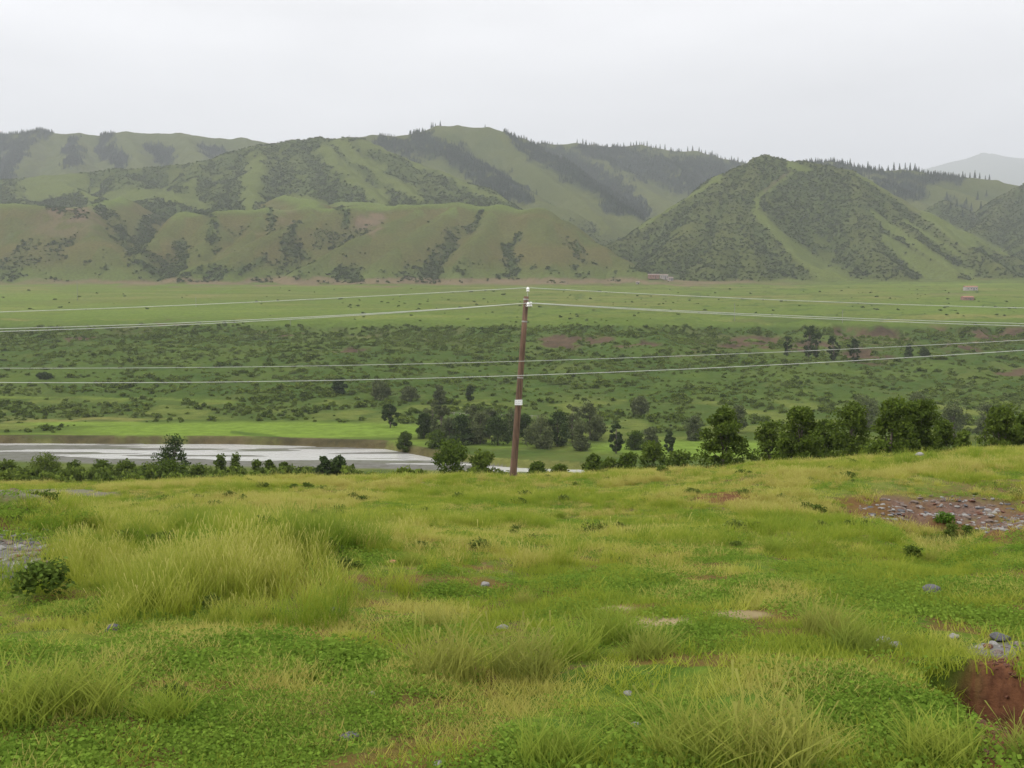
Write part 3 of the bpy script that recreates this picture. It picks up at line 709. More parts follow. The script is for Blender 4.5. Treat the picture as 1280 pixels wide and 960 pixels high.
def hidden_collection(name, meshes):
    col = bpy.data.collections.new(name)
    for k, me in enumerate(meshes): col.objects.link(bpy.data.objects.new('%s_sample' % name, me))
    return col
def scatter(name, pts, rot, scl, tint, meshes, rng, tiltmax=0.15):
    """one object of kind stuff: a point cloud whose points carry copies of a few plant meshes"""
    me = bpy.data.meshes.new(name); n = len(pts)
    me.vertices.add(n); me.vertices.foreach_set('co', np.ascontiguousarray(pts, np.float32).ravel())
    fattr(me, 'rz', rot); fattr(me, 'tint', tint)
    a = me.attributes.new('sz', 'FLOAT_VECTOR', 'POINT'); a.data.foreach_set('vector', np.ascontiguousarray(scl, np.float32).ravel())
    a = me.attributes.new('pick', 'INT', 'POINT'); a.data.foreach_set('value', rng.randint(0, len(meshes), n).astype(np.int32))
    o = ob(name, me); o['kind'] = 'stuff'
    g = bpy.data.node_groups.new(name + '_spread', 'GeometryNodeTree')
    g.interface.new_socket('Geometry', in_out='INPUT', socket_type='NodeSocketGeometry')
    g.interface.new_socket('Geometry', in_out='OUTPUT', socket_type='NodeSocketGeometry')
    gi = N(g, 'NodeGroupInput'); go = N(g, 'NodeGroupOutput'); ip = N(g, 'GeometryNodeInstanceOnPoints')
    ci = N(g, 'GeometryNodeCollectionInfo'); ci.inputs['Collection'].default_value = hidden_collection(name, meshes)
    ci.inputs['Separate Children'].default_value = True; ci.inputs['Reset Children'].default_value = True
    def na(an, typ):
        q = N(g, 'GeometryNodeInputNamedAttribute', data_type=typ); q.inputs[0].default_value = an; return q.outputs[0]
    g.links.new(gi.outputs[0], ip.inputs['Points']); g.links.new(ci.outputs[0], ip.inputs['Instance'])
    ip.inputs['Pick Instance'].default_value = True
    g.links.new(na('pick', 'INT'), ip.inputs['Instance Index']); g.links.new(na('sz', 'FLOAT_VECTOR'), ip.inputs['Scale'])
    cx_ = N(g, 'ShaderNodeCombineXYZ'); g.links.new(na('rz', 'FLOAT'), cx_.inputs[2])
    g.links.new(cx_.outputs[0], ip.inputs['Rotation']); g.links.new(ip.outputs[0], go.inputs[0])
    md = o.modifiers.new('spread', 'NODES'); md.node_group = g
    return o

MAT = {}
MAT['scrub'] = leafy('scrub_leaves', (0.040, 0.070, 0.016), (0.145, 0.195, 0.036), .35, hue=(0.125, 0.165, 0.045))
MAT['farscrub'] = leafy('hill_scrub', (0.056, 0.084, 0.024), (0.092, 0.122, 0.036), .4)
MAT['spruce'] = leafy('spruce_needles', (0.016, 0.030, 0.016), (0.032, 0.050, 0.024), .1)
MAT['willow'] = leafy('willow_leaves', (0.080, 0.102, 0.044), (0.150, 0.175, 0.078), .3)
MAT['poplar'] = leafy('poplar_leaves', (0.036, 0.060, 0.020), (0.076, 0.108, 0.036), .25)
MAT['birch'] = leafy('near_leaves', (0.052, 0.088, 0.014), (0.150, 0.195, 0.036), .35)
MAT['bark'] = simple('bark', (0.16, 0.13, 0.10), .9, .25, 6)
MAT['grass'] = leafy('grass_blades', (0.085, 0.185, 0.012), (0.330, 0.370, 0.030), .45, grad=(0.46, 0.43, 0.13), hue=(0.30, 0.25, 0.06))
MAT['herb'] = leafy('herb_leaves', (0.075, 0.165, 0.020), (0.200, 0.300, 0.045), .4)
MAT['tussock'] = leafy('tussock_leaves', (0.070, 0.115, 0.022), (0.150, 0.190, 0.045), .3)
MAT['weed'] = leafy('dark_weed_leaves', (0.020, 0.060, 0.014), (0.055, 0.120, 0.028), .3)
MAT['stone'] = simple('stone', (0.25, 0.24, 0.225), .9, .22, 9, bump=.5)
MAT['slate'] = simple('dark_stone', (0.085, 0.083, 0.088), .85, .2, 9, bump=.5)

rng = np.random.RandomState(11)
bushes = [bush_mesh('scrub', MAT['scrub'], rng, 1, 1, 14, 260, .17) for _ in range(5)]
farbush = [bush_mesh('hill_scrub', MAT['farscrub'], rng, 1, .8, 8, 70, .30) for _ in range(4)]
spruces = [spruce_mesh('spruce', MAT['spruce'], rng) for _ in range(4)]

def pick(G, weight, n, sel=None):
    """n points over the sheet, chance proportional to weight x ground area"""
    area = (G['y'] + 9.0)
    wgt = weight * area
    if sel is not None: wgt = wgt * sel
    wgt = np.maximum(wgt, 0); wgt = wgt / wgt.sum()
    i = rng.choice(len(wgt), n, p=wgt)
    return i
def row_w(G):   # metres between sheet rows at each point
    ys = G['ys'] if 'ys' in G else np.unique(G['y'])
    dy = np.gradient(ys); return np.interp(G['y'], ys, dy)
for G, ys in ((G0, ys0), (G1, ys1), (G2, ys2)):
    G['ys'] = ys; G['rw'] = row_w(G)
    G['in'] = (np.abs(G['px'] - 640) < 800)
def spots(G, i, jit=1.0):
    x = G['x'][i] + rng.normal(size=len(i)) * jit; y = G['y'][i] + rng.normal(size=len(i)) * jit
    return x, y, H(x, y)

# scrub on the terrace face and valley floor
W = np.clip(G1['M']['shrub'] - .25, 0, 1) ** 1.3 * G1['rw'] * ((G1['y'] > 350) & (G1['y'] < 765)) * G1['in']
W = W * (1 + 1.6 * sstep(655, 700, G1['y'])) * (.16 + sstep(.38, .54, .6 * fbm(G1['x'] / 38, G1['y'] / 30, 3, 151) + .4 * fbm(G1['x'] / 12, G1['y'] / 12, 2, 153)))
i = pick(G1, W, 30000); x, y, z = spots(G1, i, 1.5)
s_ = 0.45 + 1.3 * rng.rand(len(i)) ** 2 + 1.8 * rng.rand(len(i)) ** 9
scatter('terrace_scrub', np.stack([x, y, z - .2], 1), rng.rand(len(i)) * 6.28, np.stack([s_ * 1.15, s_ * 1.15, s_ * .9], 1), fbm(x / 25, y / 25, 3, 91) * 1.6 - .35 + rng.rand(len(i)) * .5, bushes, rng)
# scrub along the near side slope of the valley
W = G1['rw'] * ((G1['y'] > 75) & (G1['y'] < 276) & (G1['y'] < bank_near(np.clip(G1['px'], -299, 1599)) - 6)) * G1['in'] * sstep(.42, .55, fbm(G1['x'] / 14, G1['y'] / 14, 3, 93))
i = pick(G1, W, 1100); x, y, z = spots(G1, i, .8)
s_ = 0.5 + 1.1 * rng.rand(len(i)) ** 1.5
scatter('slope_scrub', np.stack([x, y, z - .1], 1), rng.rand(len(i)) * 6.28, np.stack([s_, s_, s_], 1), .2 + .7 * rng.rand(len(i)), bushes, rng)
# thicket below the river at the left
W = G1['rw'] * (np.abs(G1['y'] - 146) < 18) * (G1['px'] < 445) * G1['in'] * sstep(.30, .5, fbm(G1['x'] / 9, G1['y'] / 9, 3, 94))
i = pick(G1, W, 330); x, y, z = spots(G1, i, .8)
s_ = 1.1 + 1.4 * rng.rand(len(i))
scatter('riverside_thicket', np.stack([x, y, z - .1], 1), rng.rand(len(i)) * 6.28, np.stack([s_ * .8, s_ * .8, s_ * 1.05], 1), .1 + .8 * rng.rand(len(i)), bushes, rng)
# hill scrub
W = np.clip(G2['M']['shrub'] - .12, 0, 1) * G2['rw'] * G2['in'] * (G2['y'] < 2700) * (G2['hid'] > 0)
i = pick(G2, W, 115000); x, y, z = spots(G2, i, 2.5)
s_ = 1.0 + 2.0 * rng.rand(len(i)) ** 2
scatter('hill_scrub', np.stack([x, y, z + .2], 1), rng.rand(len(i)) * 6.28, np.stack([s_ * 1.5, s_ * 1.2, s_], 1), fbm(x / 60, y / 60, 3, 95), farbush, rng)
# spruce woods on the far slopes
W = np.clip(G2['M']['wood'] - .15, 0, 1) * G2['rw'] * G2['in']
i = pick(G2, W, 16000); x, y, z = spots(G2, i, 4)
s_ = 9 + 9 * rng.rand(len(i))
scatter('spruce_wood', np.stack([x, y, z - .5], 1), rng.rand(len(i)) * 6.28, np.stack([s_, s_, s_], 1), rng.rand(len(i)), spruces, rng)

# ------------------------------------------------------------------ skyline spruces, each its own tree
def crest_point(px, d0, d1):
    d = np.linspace(d0, d1, 120); x = (px - 640) / F * d / cP
    z = H(x, d); _, py = proj(x, d, z); k = int(np.argmin(py)); return x[k], d[k], z[k]
def place_copies(src, name, items, group, cat):
    for k, (loc, s, rz, label) in enumerate(items):
        o = bpy.data.objects.new(name, src[k % len(src)]); C.objects.link(o)
        o.location = loc; o.scale = s; o.rotation_euler = (0, 0, rz)
        setp(o, label, cat, group)
items = []
def skyline(pxs, d0, d1, hpx, label):
    for p_ in pxs:
        x, y, z = crest_point(p_, d0, d1); h = hpx * (.6 + .7 * random.random()) * y / F
        items.append(((x, y, z - .5), (h, h, h), random.random() * 6, label))
skyline([530, 541, 543, 546, 607, 440, 516, 524, 552], 2900, 3300, 7, 'dark spruce on the highest summit')
skyline([720, 727, 731, 735, 738, 766, 770, 786, 789, 793, 797, 802, 806, 811, 817, 822, 828, 835, 843, 848, 856, 862, 870, 878, 886, 893, 902, 910, 918], 3550, 3800, 6, 'blue-grey spruce on the crest between pole and cone hill')
skyline([1008, 1013, 1018, 1026, 1032, 1036, 1040, 1046, 1056, 1061, 1066, 1078, 1080, 1087, 1092, 1096, 1103, 1110, 1117, 1124, 1130, 1136, 1141, 1147, 1156, 1160, 1168, 1175, 1182, 1190, 1195, 1198, 1204, 1210, 1216, 1223, 1228], 2800, 3050, 9, 'dark spruce on the crest behind the cone hill')
skyline([8, 16, 22, 28, 33, 38, 43, 48, 53, 58], 3500, 3750, 5, 'hazy spruce on the far left crest')
ORD = 'first second third fourth fifth sixth seventh eighth ninth tenth eleventh twelfth thirteenth fourteenth fifteenth sixteenth seventeenth eighteenth nineteenth twentieth'.split()
ORD += ['twenty-' + q for q in ORD[:9]] + ['thirtieth'] + ['thirty-' + q for q in ORD[:9]]
seen = {}; items.sort(key=lambda q: q[0][0] / q[0][1]); named = []
for q in items:
    k = seen.get(q[3], 0); seen[q[3]] = k + 1
    named.append((q[0], q[1], q[2], q[3] + ', %s from left' % ORD[k]))
place_copies(spruces, 'spruce_tree', named, 'spruces along the ridge crests', 'tree')
items = []
for p_, q_ in [(1203, 272), (1214, 264), (1226, 262), (1208, 256), (1196, 258), (1233, 246), (1188, 262), (1222, 250)]:
    x, y, z = hit(p_, q_, 2150, 3000); h = random.uniform(9, 12) * y / F
    items.append(((x, y, z - .5), (h, h, h), random.random() * 6, 'dark spruce standing apart in the dip beyond the cone hill, %s from left' % {1188: 'first', 1196: 'second', 1203: 'third', 1208: 'fourth', 1214: 'fifth', 1222: 'sixth', 1226: 'seventh', 1233: 'eighth'}[p_]))
place_copies(spruces, 'spruce_tree', items, 'spruces in the dip behind the cone hill', 'tree')

# ------------------------------------------------------------------ isolated bushes on the terrace top
items = []
k = 0
while len(items) < 230:
    p_ = random.uniform(-20, 1300); q_ = random.choice([random.uniform(358, 402), random.uniform(362, 398)])
    if q_ > 396 and p_ > 860: continue
    if random.random() > (.35 + .65 * (p_ > 420)): continue
    x, y, z = hit(p_, q_, 740, 1500, 200); s_ = random.uniform(.7, 2.2)
    if y < 780: continue
    side = ['at the far left edge', 'below the leftmost brown hill', 'below the brown hills', 'left of the pole top', 'right of the pole top', 'below the valley mouth houses', 'below the left flank of the cone hill', 'below the light spur of the cone hill', 'below the orange roof', 'at the far right edge'][int(np.clip((p_ + 20) / 132, 0, 9))]
    dep = ['close to the terrace rim', 'in the front half', 'in the back half', 'close to the hill foot'][int(np.digitize(y, [870, 1010, 1200]))]
    items.append(((x, y, z - .2), (s_ * 1.5, s_ * 1.1, s_ * .8), random.random() * 6, '%s bush %s, %s' % ('tiny' if s_ < 1.1 else 'small' if s_ < 1.65 else 'broad', side, dep)))
place_copies(bushes, 'bush', items, 'scattered bushes on the green terrace', 'bush')

# ------------------------------------------------------------------ trees
def crown_shape(kind, h, wd, g, n):
    a = g.rand(n) * 2 * math.pi
    if kind == 'column':
        z = g.rand(n); q = np.sqrt(g.rand(n)) * wd * .5 * (.55 + .6 * np.sin(np.clip(z * 1.05, 0, 1) * math.pi) ** .7)
        return np.stack([np.cos(a) * q, np.sin(a) * q, (.10 + .86 * z) * h], 1)
    if kind == 'cone':
        z = g.rand(n) ** 1.3; q = np.sqrt(g.rand(n)) * wd * .5 * (1.05 - z)
        return np.stack([np.cos(a) * q, np.sin(a) * q, (.06 + .9 * z) * h], 1)
    z = g.rand(n) ** .9; q = np.sqrt(g.rand(n)) * wd * .5 * (1.02 - z) ** .42 * (.62 + .42 * np.clip(z / .3, 0, 1))
    lob = 1 + .22 * np.sin(a * 3 + g.rand() * 6) + .1 * np.sin(a * 5)
    return np.stack([np.cos(a) * q * lob, np.sin(a) * q * lob, (.05 + .90 * z) * h], 1)
def make_tree(name, kind, h, wd, mat, seed, n_cl, n_leaf, leaf, label, group=None, open_=1.0):
    g = np.random.RandomState(seed)
    root = bpy.data.objects.new(name, None); C.objects.link(root)
    setp(root, label, 'tree', group)
    cc = crown_shape(kind, h, wd, g, n_cl)
    k = g.randint(0, n_cl, n_leaf)
    q = g.normal(size=(n_leaf, 3)); q /= np.linalg.norm(q, axis=1)[:, None]
    rc = wd * .13 * open_ * (.6 + .9 * g.rand(n_cl))[k] * g.rand(n_leaf) ** .45
    v, f = leaves(cc[k] + q * rc[:, None] * np.array([1, 1, .75]), leaf * (.6 + .8 * g.rand(n_leaf)), g)
    me = mesh_np('crown', v, f, [mat]); fattr(me, 'lv', np.repeat(np.clip(.55 * g.rand(n_leaf) ** 1.5 + .45 * (g.rand(n_cl))[k], 0, 1), 4)); ob('crown', me, root)
    mb = MB(); r0 = .022 * h
    bend = [(0, 0, -.4)] + [(g.normal() * .02 * h * q_, g.normal() * .02 * h * q_, h * .93 * q_) for q_ in (.2, .45, .7, 1)]
    mb.tube(bend, [r0 * 1.2, r0, r0 * .75, r0 * .45, r0 * .1], 7)
    for j in range(0, n_cl, max(1, n_cl // 14)):
        c = Vector(cc[j]); z0 = c.z * (.45 + .3 * g.rand()); tq = z0 / (h * .93)
        mb.tube([(0, 0, z0), (c.x * .5, c.y * .5, z0 + (c.z - z0) * .4), tuple(c)], [r0 * .35, r0 * .25, r0 * .06], 5)
    mb.build('trunk', MAT['bark'], root, True)
    return root
def put(root, px, d, ytop, hbuilt, rz=None):
    x = (px - 640) / F * d; z = Hs(x, d)
    ztop = P(px, ytop, d)[2]; s = (ztop - z) / hbuilt
    root.location = (x, d, z); root.scale = (s, s, s); root.rotation_euler = (0, 0, random.random() * 6 if rz is None else rz)
    return s
def tree_at(px, d, ytop, wpx, kind, mat, label, n_cl=26, n_leaf=1500, leaf=None, group=None, name='tree', open_=1.0, seed=None):
    x = (px - 640) / F * d; z = Hs(x, d); h = max(P(px, ytop, d)[2] - z, 1.2); wd = wpx * d / F
    lf = leaf or .018 * h + .08
    rt = make_tree(name, kind, h, wd, MAT[mat], seed or int(px * 7 + d), n_cl, n_leaf, lf, label, group, open_)
    rt.location = (x, d, z); rt.rotation_euler = (0, 0, random.random() * 6)
    return rt
# valley floor and foot of the slope: px, distance, top, width, shape, cover, label
FAR_TREES = [
 (55, 520, 466, 17, 'column', 'poplar', 'dark columnar poplar on the scrubby slope at the far left'),
 (425, 470, 473, 17, 'column', 'poplar', 'dark columnar poplar above the bright field, left of the willow grove'),
 (474, 455, 476, 24, 'round', 'willow', 'pale grey-green willow just right of the dark poplar on the slope'),
 (487, 365, 504, 19, 'column', 'poplar', 'slim dark tree standing alone in the bright green field'),
 (512, 450, 484, 24, 'round', 'willow', 'faint olive tree on the slope above the field, left of the grove'),
 (548, 440, 482, 16, 'round', 'willow', 'pale willow above the grove, left of the pole'),
 (588, 450, 482, 10, 'column', 'poplar', 'thin dark tree on the slope just left of the pole'),
 (529, 335, 516, 22, 'round', 'poplar', 'dark green tree at the left end of the riverside grove'),
 (540, 345, 500, 24, 'column', 'willow', 'tall grey willow at the left of the riverside grove'),
 (551, 330, 505, 22, 'column', 'willow', 'second tall grey willow of the riverside grove from the left'),
 (578, 320, 520, 32, 'round', 'poplar', 'broad dark tree in the riverside grove left of the pole'),
 (600, 322, 515, 30, 'round', 'willow', 'bushy grey-green tree in the riverside grove left of the pole'),
 (622, 318, 520, 34, 'round', 'poplar', 'broad dark tree in the grove directly left of the pole'),
 (676, 312, 520, 34, 'round', 'willow', 'bushy grey willow in the grove directly right of the pole'),
 (697, 316, 516, 34, 'round', 'poplar', 'dense dark tree in the grove right of the pole'),
 (716, 325, 506, 26, 'column', 'willow', 'tall grey willow right of the pole, taller than its neighbours'),
 (738, 335, 503, 28, 'round', 'willow', 'pale round willow at the right end of the riverside grove'),
 (727, 306, 528, 24, 'round', 'willow', 'low grey tree at the front of the grove right of the pole'),
 (771, 300, 527, 16, 'column', 'poplar', 'narrow dark poplar standing before the bright field right of the grove'),
 (839, 300, 540, 12, 'column', 'poplar', 'small narrow dark tree in the bright field right of the grove'),
 (868, 330, 520, 24, 'round', 'willow', 'grey-green tree beyond the field, left of the near tree row'),
 (800, 400, 496, 22, 'round', 'willow', 'dull green tree at the slope foot right of the grove'),
 (925, 350, 508, 28, 'round', 'willow', 'hazy grey tree behind the leftmost near tree'),
 (1084, 360, 496, 40, 'round', 'willow', 'grey-green tree behind the middle of the near tree row'),
 (1196, 330, 500, 42, 'round', 'willow', 'pale grey willow between the near row and the right edge'),
 (984, 600, 419, 9, 'column', 'poplar', 'small thin tree left of the tall dark pair on the terrace rim'),
 (1011, 606, 407, 17, 'column', 'poplar', 'tallest dark poplar on the terrace rim'),
 (1020, 610, 414, 13, 'column', 'poplar', 'dark poplar touching the tallest one on the rim'),
 (1042, 606, 419, 13, 'column', 'poplar', 'dark poplar third from left on the terrace rim'),
 (1068, 606, 422, 14, 'column', 'poplar', 'dark poplar beside the raw earth scar on the terrace rim'),
 (1136, 606, 430, 10, 'round', 'poplar', 'small dark tree on the rim between two earth scars'),
 (1155, 606, 436, 12, 'round', 'poplar', 'low dark tree just left of the right-hand earth scar'),
]
FAR_TREES += [
 (561, 325, 524, 26, 'round', 'willow', 'low pale willow between the two tall grey ones and the dark broad tree'),
 (590, 330, 506, 20, 'column', 'willow', 'slender grey willow rising at the back of the grove left of the pole'),
 (612, 335, 510, 22, 'column', 'willow', 'slender grey willow close behind the tree left of the pole'),
 (640, 330, 512, 26, 'round', 'willow', 'grey-green willow partly hidden behind the pole'),
 (657, 322, 518, 28, 'round', 'poplar', 'dark tree touching the right side of the pole in the view'),
 (748, 330, 520, 22, 'round', 'willow', 'small willow leaning out at the right end of the grove'),
 (545, 312, 538, 24, 'round', 'birch', 'low bright green bush in front of the tall grey willows'),
 (505, 318, 541, 20, 'round', 'birch', 'low bush beside the bright field at the left end of the grove'),
 (795, 308, 540, 26, 'round', 'birch', 'rounded green bush between the narrow dark poplars'),
 (815, 318, 535, 22, 'round', 'willow', 'small grey willow left of the second narrow dark poplar'),
 (1010, 350, 515, 26, 'round', 'willow', 'grey tree behind the pointed third near tree'),
 (1150, 345, 492, 36, 'round', 'willow', 'hazy grey tree behind the tallest near pair'),
 (1235, 335, 505, 30, 'round', 'willow', 'hazy willow behind the brownish tree at the right'),
]
for k, (a, d, yt, wq, kd, mt, lb) in enumerate(FAR_TREES):
    tree_at(a, d, yt, wq, kd, mt, lb, 40, 3000, .34 if d < 400 else .5, 'trees of the valley and slope', 'poplar_tree' if kd == 'column' and mt == 'poplar' else 'willow_tree' if mt == 'willow' else 'broadleaf_tree', 1.0 if kd == 'column' else 1.5)
# shrubs and small trees on the near river bank, left
BANK = [
 (5, 150, 572, 30, 'round', 'leafy green shrub at the left edge below the river'),
 (50, 155, 567, 46, 'round', 'broad green shrub below the river, second from the left edge'),
 (88, 148, 574, 28, 'cone', 'pointed green shrub left of the wide riverside thicket'),
 (122, 150, 573, 32, 'round', 'rounded shrub in the left riverside thicket'),
 (152, 146, 573, 28, 'round', 'low dense shrub left of the dark round tree'),
 (180, 150, 577, 30, 'round', 'small shrub at the left foot of the dark round tree'),
 (215, 158, 550, 40, 'round', 'dark round-topped tree rising over the left part of the river'),
 (208, 140, 572, 44, 'round', 'leafy shrub in front of the dark round-topped tree'),
 (244, 150, 576, 30, 'round', 'low shrub right of the dark round-topped tree'),
 (272, 152, 561, 20, 'cone', 'pointed small tree before the river, left of its twin'),
 (292, 152, 560, 20, 'cone', 'pointed small tree before the river, right of its twin'),
 (318, 150, 572, 22, 'cone', 'short pointed shrub right of the pointed twins'),
 (334, 150, 570, 20, 'cone', 'short pointed shrub, second to the right of the pointed twins'),
 (352, 148, 574, 18, 'cone', 'small pointed shrub at the right end of the left thicket'),
 (376, 150, 582, 18, 'round', 'very low shrub between the thicket and the dark pair'),
 (403, 130, 567, 22, 'round', 'dark bush of the isolated dark pair, left one'),
 (421, 130, 566, 24, 'round', 'dark bush of the isolated dark pair, right one'),
 (565, 120, 556, 46, 'round', 'bright green willow shrub left of the pole foot'),
 (605, 118, 568, 36, 'round', 'low green shrub between willow shrub and pole'),
 (672, 115, 577, 24, 'round', 'low shrub just right of the pole foot'),
 (700, 118, 580, 26, 'round', 'low shrub before the strip of river right of the pole'),
 (742, 120, 572, 26, 'round', 'green shrub at the right end of the visible river'),
 (760, 116, 578, 26, 'round', 'low grey-green shrub right of the river strip'),
 (818, 118, 558, 40, 'round', 'bright green shrub left of the near tree row'),
 (850, 114, 567, 34, 'round', 'low green shrub beside the leftmost near tree'),
 (787, 116, 572, 30, 'round', 'dull green shrub midway between pole and near tree row'),
]
for (a, d, yt, wq, kd, lb) in BANK:
    tree_at(a, d, yt + (5 if a < 445 and a != 215 else 2 if 660 < a < 710 else -3), wq * 1.1, kd, 'poplar' if ('dark' in lb and 'bush' in lb) or 'dark round-topped tree rising' in lb else 'birch', lb, 40, 2800, .19, 'shrubs along the near river bank', 'riverside_shrub', 1.6)
# the near row at the right
NEAR = [
 (906, 78, 511, 56, 'round', 'full leafy tree, leftmost of the near row on the field edge', 5200),
 (965, 88, 530, 44, 'round', 'lower leafy tree second from left in the near row', 3600),
 (1004, 76, 512, 56, 'round', 'dense tree with pointed top, third of the near row', 5600),
 (1032, 86, 528, 44, 'round', 'lower dark tree half hidden behind the third near tree', 3600),
 (1066, 82, 508, 60, 'round', 'broad dark tree in the middle of the near row', 5000),
 (1118, 72, 499, 56, 'round', 'tall dark tree with visible trunk, left of the densest pair', 6000),
 (1152, 74, 500, 60, 'round', 'tall dark tree with visible trunk, right of the densest pair', 6200),
 (1182, 80, 528, 40, 'round', 'lower pale tree right of the tallest pair', 3200),
 (1208, 70, 543, 34, 'cone', 'small bright sapling on the grassy crest right of the tall pair', 2400),
 (1258, 74, 511, 50, 'round', 'brownish leafy tree near the right edge', 4600),
 (1286, 76, 520, 44, 'round', 'leafy tree cut by the right edge of the view', 3600),
]
for (a, d, yt, wq, kd, lb, nl) in NEAR:
    tree_at(a, d, yt - 4, wq * 1.12, kd, 'birch', lb, 80, int(nl * 1.5), .13, 'near trees on the field edge', 'leafy_tree', 1.15)

# ------------------------------------------------------------------ foreground grass
g_short = [grass_mesh('short_grass', MAT['grass'], rng, 34, .075, .13, 1.0, .0035) for _ in range(5)]
g_mid = [grass_mesh('meadow_grass', MAT['grass'], rng, 34, .22, .15, .7, .0042, 4) for _ in range(5)]
g_tall = [grass_mesh('tall_grass', MAT['grass'], rng, 60, .50, .22, .62, .0042, 12) for _ in range(5)]
herbs = []
for _ in range(4):
    q = rng.rand(170, 1) ** .5 * .15; a = rng.rand(170, 1) * 6.28
    c_ = np.hstack([np.cos(a) * q, np.sin(a) * q, rng.rand(170, 1) * .035 + .005])
    v, f = leaves(c_, .0085 * (.6 + rng.rand(170)), rng, .6, .6); herbs.append(mesh_np('herb', v, f, [MAT['herb']])); fattr(herbs[-1], 'lv', np.repeat(.15 + .35 * rng.rand(len(f)), 4))
X0_, Y0_ = G0['x'], G0['y']
rubz = .93 * np.maximum.reduce([ell(G0['px'], G0['py'], 1175, 640, 100, 19, .35), ell(G0['px'], G0['py'], 1260, 655, 56, 18, .3)]) * sstep(.28, .5, fbm(X0_ / 1.5, Y0_ / 1.5, 3, 161))
bare_ = np.clip(rubz + G0['M']['red'] * 1.1 + G0['M']['sand'] * 1.5 + G0['M']['gravel'] * 1.3, 0, 1)
vis = (np.abs(G0['x']) < .56 * G0['y'] + 3.6) & (G0['y'] > 2.6)
X0, Y0 = G0['x'], G0['y']
patch = fbm(X0 / 2.5, Y0 / 2.5, 3, 101); patch2 = fbm(X0 / .8, Y0 / .8, 3, 103)
# density falls with distance roughly as what can still be told apart
def dens(y, a, p): return 1.0 / (1 + (np.maximum(y, .1) / a) ** p)
def grow(name, W, n, meshes, smin, smax, tintf, jit=.04):
    i = pick(G0, W * G0['rw'], n); x, y, z = spots(G0, i, jit)
    s = smin + (smax - smin) * rng.rand(n); s = s * (1 + .006 * y) * (.82 if name == 'tall_grass' else 1) * (.55 + .9 * fbm(x / 1.1, y / 1.1, 3, 131))
    tt = tintf(x, y) + rng.rand(n) * .3
    # keep clear of the strip right at the viewer
    return scatter(name, np.stack([x, y, z - .01], 1), rng.rand(n) * 6.28, np.stack([s, s, s * (.8 + .4 * rng.rand(n))], 1), tt, meshes, rng)
tz = fbm
grow('short_grass', vis * (1 - bare_ * .97) * dens(Y0, 9, 1.5) * (.12 + sstep(.38, .6, patch2)), 64000, g_short, .6, 1.25, lambda x, y: .1 + .8 * sstep(.4, .65, fbm(x / 1.7, y / 1.7, 3, 105)) + .15 * sstep(9, 25, y))
grow('herb_cover', vis * (1 - bare_) * dens(Y0, 7, 2) * sstep(.40, .60, fbm(X0 / .7, Y0 / .7, 3, 107)), 16000, herbs, .8, 1.6, lambda x, y: .2 + .7 * fbm(x, y, 2, 109))
grow('meadow_grass', vis * (1 - bare_) * dens(Y0, 26, 2) * sstep(9, 20, Y0) * (.06 + sstep(.42, .60, patch)) * (.2 + sstep(.36, .58, patch2)), 22000, g_mid, .45, 1.05, lambda x, y: .95 * sstep(.36, .62, fbm(x / 4, y / 4, 3, 111)))
tallz = np.maximum.reduce([ell(G0['px'], G0['py'], 290, 722, 205, 52, .5), .12 * ell(G0['px'], G0['py'], 60, 660, 120, 24, .5), .04 * ell(G0['px'], G0['py'], 1200, 582, 120, 10, .5), .05 * ell(G0['px'], G0['py'], 660, 700, 280, 16, .5)])
grow('tall_grass', vis * (1 - bare_ * .9) * tallz * (.02 + sstep(.46, .60, patch2)), 1700, g_tall, .35, .95, lambda x, y: -.3 + .8 * sstep(.38, .6, fbm(x / 1.4, y / 1.4, 3, 113)))
grow('crest_grass', vis * (1 - bare_) * sstep(28, 40, Y0) * (.05 + sstep(.4, .6, patch)), 9000, g_mid, .45, .95, lambda x, y: .35 + 1.0 * sstep(.35, .65, fbm(x / 5, y / 5, 3, 115)))

# low dark tussocks dotted over the meadow
tus = [bush_mesh('tussock', MAT['tussock'], rng, 1, .7, 14, 420, .10) for _ in range(4)]
i = pick(G0, vis * (1 - bare_) * dens(Y0, 22, 2) * sstep(7, 12, Y0) * sstep(.45, .62, fbm(X0 / 3, Y0 / 3, 3, 121)) * G0['rw'], 360); x, y, z = spots(G0, i, .1)
s_ = (.07 + .20 * rng.rand(len(i)) ** 2) * (.7 + y / 60)
scatter('low_tussocks', np.stack([x, y, z], 1), rng.rand(len(i)) * 6.28, np.stack([s_ * 1.3, s_, s_], 1), rng.rand(len(i)) ** 2, tus, rng)
